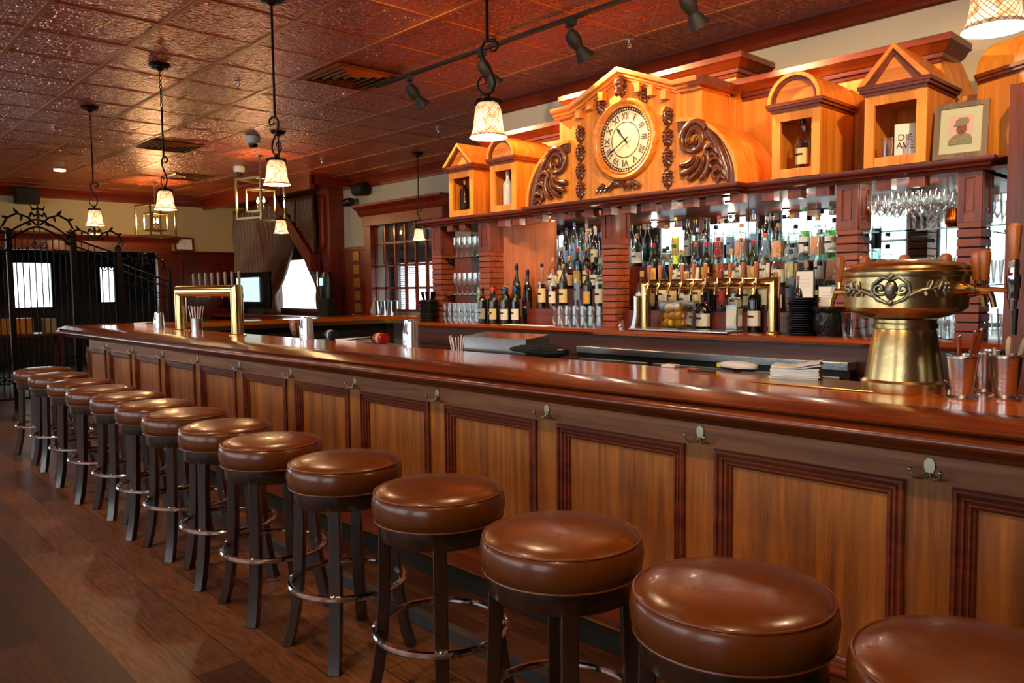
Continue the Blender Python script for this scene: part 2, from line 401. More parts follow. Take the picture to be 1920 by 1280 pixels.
# walls behind and beside the camera
def wall_with_windows(name, horiz, pos, a, b, wins, z0, z1, mat):
    g = MB(); edges = [a]+[e for wn in wins for e in wn]+[b]
    def bx(p, q, zz0, zz1):
        if horiz: g.box(p, q, pos-.1, pos, zz0, zz1)
        else: g.box(pos-.1, pos, p, q, zz0, zz1)
    for i in range(0, len(edges), 2): bx(edges[i], edges[i+1], 0, CEIL)
    for p, q in wins: bx(p, q, 0, z0); bx(p, q, z1, CEIL)
    struct(g.build(name, mat, smooth=0))
BRW = plain('brown_far_wall', '5c3c28', .8)
wall_with_windows('wall_front', True, FRONTY, -18.2, RIGHTX, FRONT_WIN, .8, 2.95, BRW)
wall_with_windows('wall_left', False, LEFTX, FRONTY, 1.95, LEFT_WIN, .85, 2.7, WALLY)
struct(MB().box(RIGHTX, RIGHTX+.1, FRONTY, 5, 0, CEIL).build('wall_right', BRW, smooth=0))
wn_ = 0
for horiz, pos, wins, z0, z1 in ((True, FRONTY, FRONT_WIN, .8, 2.95), (False, LEFTX, LEFT_WIN, .85, 2.7)):
    for p, q in wins:
        wn_ += 1; f = MB(); t = .05
        mid = (p+q)/2
        for (u0, u1, v0, v1) in ((p, p+t, z0, z1), (q-t, q, z0, z1), (p, q, z0, z0+t), (p, q, z1-t, z1), (mid-.02, mid+.02, z0, z1), (p, q, 2.1, 2.14)):
            if horiz: f.box(u0, u1, pos-.08, pos-.03, v0, v1)
            else: f.box(pos-.08, pos-.03, u0, u1, v0, v1)
        fo = struct(f.build('window_%d' % wn_, BLM, smooth=0))
        gp = MB()
        if horiz: gp.box(p, q, pos-.06, pos-.055, z0, z1)
        else: gp.box(pos-.06, pos-.055, p, q, z0, z1)
        gp.build('pane', PANE, fo, smooth=0)
# far wall with the wide cased opening
OY0, OY1, OZ = 1.95, 4.88, 2.12
struct(MB().box(LEFTX-.1, LEFTX, OY1, 6.5, 0, CEIL).box(LEFTX-.1, LEFTX, OY0, OY1, OZ, CEIL).build('wall_far', WALLY, smooth=0))
c = MB()
c.box(LEFTX, LEFTX+.06, OY0, 5.1, OZ, 2.29)                           # frieze
prof = [(0, 2.28), (.04, 2.28), (.05, 2.30), (.09, 2.33), (.12, 2.36), (.15, 2.37), (.15, 2.40), (0, 2.40)]
c.prism(prof, lambda p, q, t: (LEFTX+.04+p, t, q), OY0-.3, 5.22)
struct(c.build('trim_2', WRX))
pl = MB().box(LEFTX, LEFTX+.07, OY1-.02, OY1+.24, 0, OZ)
for i in range(6): pl.box(LEFTX+.07, LEFTX+.08, OY1+.0+i*.036, OY1+.018+i*.036, .2, OZ-.05)
struct(pl.build('trim_3', WR, smooth=0))
wsc = MB().box(LEFTX, LEFTX+.04, 5.12, 6.4, 0, 2.12).box(LEFTX, LEFTX+.1, 5.12, 6.4, 2.12, 2.15)
for z0, z1 in ((.2, .95), (1.15, 1.95)):
    for y0, y1 in ((5.3, 5.95),):
        wsc.box(LEFTX+.04, LEFTX+.055, y0, y1, z0, z0+.03).box(LEFTX+.04, LEFTX+.055, y0, y1, z1-.03, z1).box(LEFTX+.04, LEFTX+.055, y0, y0+.03, z0, z1).box(LEFTX+.04, LEFTX+.055, y1-.03, y1, z0, z1)
struct(wsc.build('trim_4', WR, smooth=0))
# room beyond the opening
struct(MB().box(-18.1, -18, 1.0, 3.35, 0, CEIL).box(-18.1, -18, 4.12, 4.95, 0, CEIL).box(-18.1, -18, 5.3, 6.5, 0, CEIL)
       .box(-18.1, -18, 3.35, 4.12, 0, 1.12).box(-18.1, -18, 3.35, 4.12, 2.08, CEIL).box(-18.1, -18, 4.95, 5.3, 0, 1.2).box(-18.1, -18, 4.95, 5.3, 2.0, CEIL).build('wall_beyond', DKG, smooth=0))
struct(MB().box(-18, LEFTX-.1, 6.4, 6.5, 0, CEIL).box(-18, LEFTX-.1, .9, 1.0, 0, CEIL).build('wall_beyond_side', DKG, smooth=0))
for i, (y0, y1, z0, z1) in enumerate(((3.35, 4.12, 1.12, 2.08), (4.95, 5.3, 1.2, 2.0))):
    f = MB()
    for a in ((y0, y0+.04, z0, z1), (y1-.04, y1, z0, z1), (y0, y1, z0, z0+.04), (y0, y1, z1-.04, z1)): f.box(-18.05, -17.98, *a)
    fo = struct(f.build('window_%d' % (8+i), BLM, smooth=0)); MB().box(-18.03, -18.025, y0, y1, z0, z1).build('pane', PANE, fo, smooth=0)
# crown mouldings along ceiling
crown = [(0, 2.94), (.02, 2.94), (.03, 2.97), (.05, 2.98), (.07, 3.03), (.11, 3.06), (.12, 3.075), (.15, 3.08), (.15, 3.1), (0, 3.1)]
crb = [(0, 2.99), (.012, 2.99), (.02, 3.0), (.03, 3.005), (.05, 3.042), (.085, 3.062), (.095, 3.075), (.105, 3.08), (.105, 3.1), (0, 3.1)]
c = MB(); c.sweep([(o, z) for o, z in crb], [(NX, 4.86), (RIGHTX, 4.86)]); struct(c.build('trim_5', WDX))
c = MB(); c.sweep([(o, z) for o, z in crown], [(-10.4, 6.5), (NX, 6.5)]); struct(c.build('trim_6', WRX))
c = MB(); c.sweep([(o, z) for o, z in crown], [(LEFTX, OY0-.1), (LEFTX, 5.75)]); struct(c.build('trim_7', WRX))
# beam and soffit before the curtain recess, timber posts and brace
struct(MB().box(LEFTX, -10.35, 5.75, 6.5, 2.97, 3.1).box(LEFTX, -10.35, 5.7, 5.78, 2.90, 3.1).build('trim_8', WRX, smooth=0))
struct(MB().box(-11.12, -10.76, 6.25, 6.5, 0, 3.0).py([(-11.0, 2.85), (-10.86, 2.85), (-10.86, 2.15), (-10.93, 2.05), (-11.0, 2.15)], 6.2, 6.25).build('trim_9', WOX if False else WRX, smooth=0))
c = MB(); c.prism([(-12.4, 3.0), (-12.1, 3.0), (-10.95, 1.98), (-10.95, 1.72)], lambda p, q, t: (p, t, q), 6.02, 6.18); struct(c.build('trim_10', WR, smooth=0))
c = MB().box(-10.76, -9.98, 6.42, 6.5, 0, 2.03).box(-10.76, -9.98, 6.40, 6.5, 2.03, 2.08).box(-8.35, NX, 6.44, 6.5, 0, 2.03)
struct(c.build('trim_11', WR, smooth=0))
c = MB(); c.box(W1X0-.16, W1X0, 6.38, 6.5, 0, 2.36).box(W1X1, W1X1+.15, 6.38, 6.5, 0, 2.36).box(W1X0-.18, W1X1+.25, 6.36, 6.5, 2.36, 2.52)
c.prism([(6.5, 2.5), (6.36, 2.5), (6.33, 2.53), (6.31, 2.58), (6.26, 2.61), (6.22, 2.63), (6.22, 2.66), (6.5, 2.66)], lambda p, q, t: (t, p, q), W1X0-.24, W1X1+.38)
struct(c.build('trim_12', WRX))
# inner window with muntins, pane and blinds
f = MB(); 
for i in range(7):
    x = W1X0+(W1X1-W1X0)*i/6; f.box(x-.015, x+.015, 6.46, 6.5, W1Z0, W1Z1)
for i in range(5):
    z = W1Z0+(W1Z1-W1Z0)*(0, .25, .5, .76, 1)[i]; f.box(W1X0, W1X1, 6.46, 6.5, z-.015, z+.015)
wf = struct(f.build('window_10', WRX, smooth=0)); MB().box(W1X0, W1X1, 6.505, 6.51, W1Z0, W1Z1).build('pane', PANE, wf, smooth=0)
def blinds(name, x0, x1, z0, z1, y, gap=.035):
    f = MB(); z = z0
    while z < z1: f.prism([(y, z), (y+.022, z+.012), (y+.022, z+.014), (y, z+.002)], lambda p, q, t: (t, p, q), x0, x1); z += gap
    return f.build(name, STD, smooth=0)
RMB = plain('blue_grey_room', '5c5a62', .8)
zb_ = P(760, 493, 1, 7.2).z
struct(MB().box(-11.05, -8.2, 7.2, 7.3, 0, .9).box(-11.05, -10.85, 7.2, 7.3, .9, zb_).box(-10.62, -10.4, 7.2, 7.3, .9, zb_).box(-8.4, -8.2, 7.2, 7.3, .9, zb_).box(-11.05, -8.2, 7.2, 7.3, zb_, 3.1).build('wall_beyond_window', RMB, smooth=0))
struct(MB().box(-11.12, -11.05, 6.6, 7.3, 0, 3.1).box(-8.2, -8.1, 6.6, 7.3, 0, 3.1).build('wall_beyond_left', RMB, smooth=0))
struct(MB().box(-11.1, -8.1, 6.6, 7.3, 3.1, 3.15).build('ceiling_beyond', RMB, smooth=0)); struct(MB().box(-11.1, -8.1, 6.7, 7.3, -.05, 0).build('floor_beyond', RMB, smooth=0))
b3 = blinds('venetian_blind', -11.0, -8.3, .92, 2.1, 7.16, .03); tag(b3, 'white slatted blind glowing with daylight, seen through the many-paned window', 'blind')
lamp('room_light', 'POINT', (-9.4, 6.95, 2.7), 6, (1, .8, .6), .05)
fo = MB()
for a in ((CX0, CX0+.05, 1.08, 2.25), (CX1-.05, CX1, 1.08, 2.25), (CX0, CX1, 1.08, 1.13), (CX0, CX1, 1.95, 2.25), (CX1-.3, CX1-.25, 1.08, 2.0)): fo.box(a[0], a[1], 6.46, 6.52, a[2], a[3])
wf = struct(fo.build('window_11', plain('window_frame_grey', '3c3a3a', .5), smooth=0)); MB().box(CX0, CX1, 6.525, 6.53, 1.08, 2.25).build('pane', PANE, wf, smooth=0)
b2 = blinds('venetian_blind', CX1-.25, CX1-.05, 1.1, 1.95, 6.55); tag(b2, 'narrow blue-white slatted blind beside the curtained bright window', 'blind')
# low curb of the foot trough before the bar, and dark toe space
struct(MB().box(-9.1, RIGHTX, 1.93, 1.97, 0, .05).box(BARX+.0, -9.06, 1.93, 6.0, 0, .05).build('trim_13', DKG, smooth=0))

# ================================================================== THE BAR
PY = 2.36                                   # front board plane
BX = -9.1                                   # outer corner of the bar's body
bar = thing('bar_counter', 'long polished wooden bar counter with panelled front and raised arm rail', 'bar counter', (0, 0, 0))
XE = 1.6
top = MB().box(-9.38, XE, 2.30, 2.82, 1.035, TOPZ)
top.build('countertop', WT, bar, smooth=0)
MB().box(-9.38, -8.86, 2.82, 6.2, 1.035, TOPZ).box(-8.86, -5.9, 6.0, 6.48, 1.035, TOPZ).build('countertop', WTY, bar, smooth=0)
ap = [(.0, 1.06), (.0, 1.082)]
# arm rail: offsets inward from nose line (positive = to the inside)
rail = [(.175, 1.035), (.175, 1.0835), (.165, 1.087), (.14, 1.089), (.10, 1.087), (.065, 1.078), (.035, 1.064), (.018, 1.056), (.02, 1.049), (.03, 1.045), (.034, 1.041),
        (.02, 1.038), (.006, 1.032), (0, 1.022), (.002, 1.012), (.012, 1.004), (.03, 1.0), (.05, 1.0), (.055, .992), (.075, .985), (.08, .97), (.19, .97), (.2, 1.035)]
MB().sweep([(o, z) for o, z in rail], [(XE, BARY), (BARX, BARY), (BARX, 6.2)]).build('arm_rail', WA, bar, smooth=50)
MB().box(BX, XE, PY+.02, PY+.10, .06, 1.0).box(BX, BX+.08, PY+.02, 6.2, .06, 1.0).box(BX, BX+.1, PY, PY+.1, .06, 1.0).build('bar_body', WF, bar, smooth=0)
MB().box(BX-.005, XE, PY, PY+.025, .868, 1.0).build('top_rail', WFX, bar, smooth=0)
MB().box(BX-.005, XE, PY-.005, PY+.025, .085, .215).build('bottom_rail', WM, bar, smooth=0)
MB().box(BX+.02, XE, PY+.08, PY+.12, 0, .09).build('toe_kick', BLM, bar, smooth=0)
MB().box(BX-.02, XE, PY-.04, PY+.02, .0, .06).build('base_step', BLM, bar, smooth=0)
HX = [-.80-.757*k for k in range(-2, 11)]
for hx in HX:
    if hx > XE-.1: continue
    MB().box(hx-.062, hx+.062, PY, PY+.025, .2, .868).build('stile', WF, bar, smooth=0)
pm = None
for i in range(len(HX)):
    x1 = HX[i]-.062; x0 = (HX[i+1]+.062) if i+1 < len(HX) else BX+.05
    if x1 > XE: x1 = XE
    if x1 - x0 < .1: continue
    p = MB().box(x0, x1, PY+.015, PY+.022, .2, .88).build('panel', WF, bar, smooth=0)
    mp_ = [(0, -.001), (0, -.012), (.006, -.016), (.014, -.016), (.018, -.008), (.022, -.006), (.026, -.011), (.031, -.011), (.034, -.003), (.038, -.001), (.042, -.006), (.047, -.006), (.05, .004), (.056, .006), (.062, .02), (0, .02)]
    mm = MB(); fr = [(x0, .215), (x1, .215), (x1, .868), (x0, .868)]
    N = 4; vs = []
    cx = [(x0, .215, 1, 1), (x1, .215, -1, 1), (x1, .868, -1, -1), (x0, .868, 1, -1)]
    for (xx, zz, sx, sz) in cx:
        for o, d in mp_: vs.append((xx+sx*o, PY+d, zz+sz*o))
    K = len(mp_); fs = []
    for a in range(4):
        b_ = (a+1) % 4
        for q in range(K): q2 = (q+1) % K; fs.append((a*K+q, b_*K+q, b_*K+q2, a*K+q2))
    mm.add(vs, fs); mm.build('panel_moulding', WM, p, smooth=25)
# outer return panels of the far leg
for k in range(4):
    y0 = PY+.15+k*.9; MB().box(BX-.012, BX, y0, y0+.72, .25, .85).build('panel', WF, bar, smooth=0, bevel=.01)
# under-counter back side and far leg fascia
MB().box(-8.9, XE, 2.72, 2.78, .1, 1.03).box(-8.95, -8.9, 2.78, 6.0, .1, 1.03).build('back_board', BLM, bar, smooth=0)
MB().box(-8.9, -8.84, 2.83, 6.0, .985, 1.035).box(-8.86, -5.9, 5.98, 6.02, .985, 1.035).build('fascia', BR2, bar, smooth=0)

# coat hooks under the rail
def hook(i, x):
    g = MB(); t = thing('coat_hook', 'nickel double coat hook', 'hook', (x, PY, .9), group='coat hooks along the bar front')
    pts = [(0, -.012), (.012, -.008), (.018, .006), (.017, .022), (.01, .033), (0, .036), (-.01, .033), (-.017, .022), (-.018, .006), (-.012, -.008)]
    g.prism([(p, q+.004) for p, q in pts], lambda p, q, u: (p*.85, u, q), -.005, 0); g.build('plate', NK, t, bevel=.001)
    h = MB()
    for s_ in (-1, 1):
        h.tube([(s_*.004, -.005, -.006), (s_*.014, -.016, -.018), (s_*.028, -.028, -.018), (s_*.038, -.036, -.008), (s_*.04, -.038, .004)], [.0055, .005, .0045, .004, .004], 8)
        h.sphere((s_*.04, -.038, .007), .0065, 8, 6)
    h.build('prongs', NK, t)
    return t
h0 = hook(0, 0); index_kids(h0)
hx_list = [-.80-.757*k for k in range(0, 11)]
far_names = ['in front of the nearest full stool gap, rightmost', 'next to rightmost'] 
for k, hx in enumerate(hx_list):
    place(h0, k == 0, (hx, PY, .9), label='nickel double coat hook below the bar rail, %s from the right' % ORD[k])
# shelf hook things done

# ================================================================== BAR STOOLS
def make_stool():
    t = thing('bar_stool', 'stool', 'bar stool', group='brown leather bar stools along the bar')
    s = MB(); Rr = .224
    prof = [(Rr-.012, .662), (Rr-.004, .668), (Rr+.001, .69), (Rr+.003, .71), (Rr, .735), (Rr-.006, .748)]
    s.lathe(prof+[(Rr-.012, .7525), (Rr*.9, .7605), (Rr*.75, .768), (Rr*.55, .774), (Rr*.3, .7775), (0, .779)], n=56)
    c = s.build('seat', LEA, t, smooth=60)
    p = MB(); ring = lambda r, z: [(r*math.cos(a*2*PI/56), r*math.sin(a*2*PI/56), z) for a in range(56)]
    p.tube(ring(Rr-.007, .7515), .0032, 6, closed=True); p.tube(ring(Rr-.006, .664), .0035, 6, closed=True)
    p.tube([((Rr-.004)*math.cos(-2.0), (Rr-.004)*math.sin(-2.0), .666), ((Rr+.003)*math.cos(-2.0), (Rr+.003)*math.sin(-2.0), .71), ((Rr-.005)*math.cos(-2.0), (Rr-.005)*math.sin(-2.0), .75)], .0022, 6)
    p.build('piping', PIP, c)
    MB().lathe([(.19, .66), (.205, .66), (.205, .605), (.2, .6), (.17, .6), (.17, .655)], n=48).build('seat_ring', WL, t, smooth=50)
    for k in range(4):
        a = PI/4+k*PI/2; g = MB(); pts = [(.183, .64), (.186, .5), (.192, .36), (.2, .25), (.213, .15), (.232, .06), (.25, 0)]
        u = Vector((math.cos(a), math.sin(a), 0)); v = Vector((-math.sin(a), math.cos(a), 0)); vs = []; h = .0225
        for r_, z in pts:
            for (du, dv) in ((-1, -1), (1, -1), (1, 1), (-1, 1)):
                q = u*(r_+du*h*.9)+v*dv*h; vs.append((q.x, q.y, z))
        fs = [(i*4+j, i*4+(j+1) % 4, (i+1)*4+(j+1) % 4, (i+1)*4+j) for i in range(len(pts)-1) for j in range(4)]+[(0, 3, 2, 1), tuple((len(pts)-1)*4+j for j in range(4))]
        g.add(vs, fs); lg = g.build('leg', WL, t, smooth=30, bevel=.003)
        q = u*(.198+.028); MB().sphere((q.x, q.y, .285), .008, 8, 6).build('bolt', ST, lg)
    MB().tube(ring(.224, .275), .0125, 10, closed=True).build('foot_ring', CH, t)
    return t
st0 = make_stool(); index_kids(st0)
ST_POS = [(-.42, 1.53), (-.92, 1.52), (-1.47, 1.55), (-2.10, 1.61), (-2.72, 1.62), (-3.32, 1.60), (-3.86, 1.62), (-4.42, 1.63), (-4.92, 1.64), (-5.46, 1.65), (-6.0, 1.64), (-6.6, 1.66), (-7.3, 1.68), (-7.95, 1.70)]
for k, (x, y) in enumerate(ST_POS):
    lab = ['brown leather bar stool cut off by the right picture edge, nearest of the row'][0] if k == 0 else \
          'brown leather bar stool at the bar front, %s from the near end of the row' % ORD[k]
    if k == len(ST_POS)-1: lab = 'brown leather bar stool at the far left end of the long row'
    place(st0, k == 0, (x, y, 0), rz=rnd.uniform(-.25, .25)+(.35 if k in (3,) else 0), label=lab)
place(st0, False, (-9.75, 2.75, 0), .2, 'brown leather bar stool behind the far corner of the bar')

# ================================================================== THE BACK BAR
CZ = 1.17; CTZ = 1.985; MY = 4.49; BCX = -3.1
bb = thing('back_bar', 'tall wooden back bar with mirrors, block columns and long dark cornice', 'back bar', (0, 0, 0))
nose = [(0, 1.05), (0, 1.155), (-.015, 1.168), (-.04, CZ), (-.74, CZ), (-.74, 1.13), (-.06, 1.13), (-.06, 1.05)]
MB().prism([(3.79, 1.13), (3.76, 1.135), (3.75, 1.15), (3.76, 1.165), (3.78, CZ), (4.5, CZ), (4.5, 1.13)], lambda p, q, t: (t, p, q), -5.33, -.9).build('countertop', BCT, bb)
MB().box(-5.3, -.92, 3.80, 4.48, 0.02, 1.13).build('cabinet_body', APR, bb, smooth=0)
for x0, x1 in ((-5.28, -4.72), (-4.68, -4.1), (-4.06, -3.4), (-1.58, -1.28), (-1.24, -.95)):
    d = MB().box(x0, x1, 3.785, 3.80, .15, .98).build('cabinet_door', APR, bb, smooth=0, bevel=.004)
    fr = MB()
    for a in ((x0+.05, x1-.05, .2, .215), (x0+.05, x1-.05, .915, .93), (x0+.05, x0+.065, .2, .93), (x1-.065, x1-.05, .2, .93)): fr.box(a[0], a[1], 3.777, 3.785, a[2], a[3])
    fr.build('door_moulding', WM, d, smooth=0)
    MB().sphere((x0+.06, 3.765, .955), .013, 10, 8).build('knob', BR, d)
MB().box(-5.28, -.95, 3.79, 3.80, 1.0, 1.12).build('apron_board', APR, bb, smooth=0)
col_x = [(-5.18, -5.06), (-4.59, -4.47), (-3.36, -3.25), (-1.81, -1.70), (-1.25, -1.15)]
for x0, x1 in col_x:
    c = MB().box(x0+.004, x1-.004, 3.955, 4.09, CZ, 1.71).build('column', BLM, bb, smooth=0)
    b = MB(); z = CZ
    while z < 1.69: b.box(x0, x1, 3.948, 4.095, z, z+.036); z += .0425
    b.build('stacked_blocks', WK, c, smooth=0, bevel=.002)
    cp = MB().box(x0+.002, x1-.002, 3.955, 4.09, 1.705, 1.935)
    for a in ((x0, x0+.028, 1.745, 1.905), (x1-.028, x1, 1.745, 1.905), (x0, x1, 1.705, 1.745), (x0, x1, 1.905, 1.93)): cp.box(a[0], a[1], 3.945, 3.956, a[2], a[3])
    for a in ((3.956, 3.975, 1.745, 1.905), (4.065, 4.095, 1.745, 1.905), (3.956, 4.095, 1.705, 1.745), (3.956, 4.095, 1.905, 1.93)): cp.box(x1-.003, x1+.004, *a)
    cp.box(x0+.036, x1-.036, 3.949, 3.957, 1.755, 1.895)
    cp.build('capital_panel', WD, c, smooth=0)
MB().box(-5.33, -.98, MY, MY+.01, CZ, 1.935).build('mirror', MIR, bb, smooth=0)
ml = MB()
for x in (-4.35, -2.62, -1.47): ml.box(x-.002, x+.002, MY-.002, MY, CZ, 1.935)
ml.box(-5.3, -1.0, MY-.002, MY, 1.872, 1.876); ml.build('mirror_joints', BLM, bb, smooth=0)
MB().box(-5.33, -.98, 3.95, MY, 1.93, 1.945).build('soffit', WDX, bb, smooth=0)
# plain board closing the left part of the second bay
MB().prism([(-4.47, 4.09), (-4.13, 4.3), (-4.13, 4.33), (-4.5, 4.12)], lambda p, q, t: (p, q, t), CZ, 1.93).build('curved_board', WBO, bb)
cor = [(.10, 1.93), (.06, 1.93), (.055, 1.94), (.03, 1.945), (.025, 1.957), (.008, 1.965), (0, 1.97), (0, 1.985), (.5, 1.985), (.5, 1.93)]
cor2 = [(.10, 1.93), (.04, 1.93), (.036, 1.94), (.018, 1.945), (.014, 1.957), (.004, 1.965), (0, 1.97), (0, 1.985), (.18, 1.985), (.18, 1.93)]
yS, yC = 3.87, 3.77
pth = [(-5.28, 4.48), (-5.28, yS), (BCX-.83, yS), (BCX-.83, yC), (BCX+.83, yC), (BCX+.83, yS), (-1.085, yS), (-1.085, 4.48)]
MB().sweep([(-o, z) for o, z in [(.0, 1.97), (0, 1.985), (.085, 1.985), (.085, 1.93), (.045, 1.93), (.04, 1.942), (.022, 1.947), (.018, 1.957), (.004, 1.963)]], pth).build('cornice', WDX, bb, smooth=30)
MB().box(-5.2, -1.16, 3.94, 4.49, 1.945, 1.984).box(BCX-.76, BCX+.76, 3.84, 3.95, 1.945, 1.984).build('cornice_top', WDX, bb, smooth=0)
x = -5.22
while x < -1.2:
    yy = 3.88 if abs(x-BCX) < .8 else 3.95
    cl_near = any(a-.06 < x < b+.03 for a, b in col_x)
    if not (cl_near and yy == 3.95): MB().box(x-.036, x+.036, yy-.02, yy+.04, 1.885, 1.932).build('dentil', WD, bb, smooth=0)
    x += .152
# stepped bottle tiers and glass shelves
for (x0, x1) in ((-4.14, -3.37), (-3.24, -1.82)):
    MB().box(x0, x1, 4.03, 4.17, CZ, 1.28).box(x0, x1, 4.17, 4.30, CZ, 1.42).box(x0, x1, 4.30, 4.46, CZ, 1.57).build('bottle_steps', WDX, bb, smooth=0)
for x0, x1, z in ((-5.06, -4.59, 1.68), (-5.06, -4.59, 1.385), (-1.70, -1.25, 1.69), (-1.70, -1.25, 1.425), (-1.14, -1.0, 1.69)):
    MB().box(x0, x1, 3.98, 4.47, z-.008, z).build('glass_shelf', clear('shelf_glass_%d' % int(-x0*100+z*10), '9fb5ae', .5) if 'shelf_glass' not in MATS else MATS['shelf_glass'], bb, smooth=0)
pg = MB()
for xx in (-5.055, -4.595, -3.365, -3.245, -1.815, -1.695, -1.255, -1.145):
    for z in [1.25+.085*i for i in range(7)]: pg.cbox((xx, 4.0, z), (.016, .006, .006))
pg.build('shelf_pegs', CH, bb, smooth=0)
# puck lights in the soffit
for x in (-3.98, -3.6, -2.95, -2.55, -2.1, -1.5):
    p = MB().lathe([(.03, -.012), (.032, 0), (0, 0)], (x, 4.15, 1.93), 16).build('puck_light', CH, bb); MB().lathe([(0, -.0135), (.024, -.0135), (.024, -.011)], (x, 4.15, 1.93), 16).build('lens', PUCK, p)
    lamp('puck_lamp', 'POINT', (x, 4.15, 1.895), 1.6, (1, .85, .66), .02)
# upper part: backboards with crown, slanted end faces
ub = MB(); yB = 4.28
ub.add([(-4.95, yB, CTZ), (-1.25, yB, CTZ), (-1.46, yB, 2.55), (-4.78, yB, 2.55), (-4.95, 4.5, CTZ), (-1.2, 4.5, CTZ), (-1.42, 4.5, 2.55), (-4.82, 4.5, 2.55)],
       [(0, 1, 2, 3), (1, 5, 6, 2), (5, 4, 7, 6), (4, 0, 3, 7), (3, 2, 6, 7), (0, 4, 5, 1)])
ub.box(BCX-.72, BCX+.56, 4.2, 4.45, CTZ, 2.72)
ub.build('backboard', WO, bb, smooth=0)
crn = [(o, z-.06) for o, z in [(0, 2.585), (.012, 2.585), (.016, 2.60), (.03, 2.604), (.034, 2.622), (.05, 2.63), (.07, 2.66), (.085, 2.668), (.085, 2.70), (0, 2.70), (-.1, 2.70), (-.1, 2.585)]]
MB().sweep([(o, z) for o, z in crn], [(-4.80, 4.5), (-4.80, yB), (-1.46, yB), (-1.46, 4.5)][::1]).build('upper_cornice', WM, bb, smooth=30)
MB().sweep([(o, z+.135) for o, z in crn], [(BCX-.72, 4.5), (BCX-.72, 4.2), (BCX+.56, 4.2), (BCX+.56, 4.5)]).build('upper_cornice', WM, bb, smooth=30)
MB().box(-4.8, -1.46, yB, 4.5, 2.53, 2.63).build('upper_cornice', WM, bb, smooth=0)
MB().box(-1.30, -1.04, 4.14, 4.2, CTZ, 2.31).build('side_board', WO, bb, smooth=0)

# ---- carved pieces
def spiral(cx, cz, r0, r1, a0, turns, n=30, s=1):
    return [(cx+(r0+(r1-r0)*i/n)*math.cos(a0+s*turns*2*PI*i/n), cz+(r0+(r1-r0)*i/n)*math.sin(a0+s*turns*2*PI*i/n)) for i in range(n+1)]
def leaf_mesh(h, w_):
    """small drooping acanthus leaf, tip down, hung at z=0, bulging to -y: pointed lobes either side of a ridge"""
    g = MB()
    body = [(0, .02), (.5, .0), (.62, -.10), (.42, -.16), (.66, -.28), (.72, -.38), (.44, -.38), (.62, -.52), (.6, -.62), (.36, -.58), (.45, -.74), (.38, -.8), (.22, -.76), (.12, -.92), (0, -1.0)]
    out = [(x*w_*.95, z*h) for x, z in body]; full = out+[(-x, z) for x, z in out[-2:0:-1]]
    n = len(full); vs = []
    for sc_, y in ((1.0, 0), (1.0, -.006), (.72, -.015), (.25, -.02)): vs += [(x*sc_, y, z*(.5+.5*sc_)-.22*h*(1-sc_)) for x, z in full]
    fs = [(j*n+i, j*n+(i+1) % n, (j+1)*n+(i+1) % n, (j+1)*n+i) for j in range(3) for i in range(n)]+[tuple(3*n+i for i in range(n)), tuple(range(n))[::-1]]
    g.add(vs, fs)
    g.tube([(0, -.018, 0), (0, -.03, -h*.22), (0, -.03, -h*.5), (0, -.02, -h*.8), (0, -.006, -h)], [.006, .007, .006, .004, .001], 8)
    for s_ in (-1, 1):
        for z0, x1, z1 in ((-.05, .56, -.12), (-.2, .64, -.34), (-.4, .56, -.57), (-.6, .38, -.77)):
            g.tube([(0, -.026, z0*h), (s_*x1*.55*w_, -.026, (z0*.6+z1*.4)*h), (s_*x1*w_, -.012, z1*h)], [.004, .0055, .002], 6)
    g.tube([(-.4*w_, -.01, .0), (0, -.026, .012), (.4*w_, -.01, .0)], [.004, .007, .004], 6)
    return g
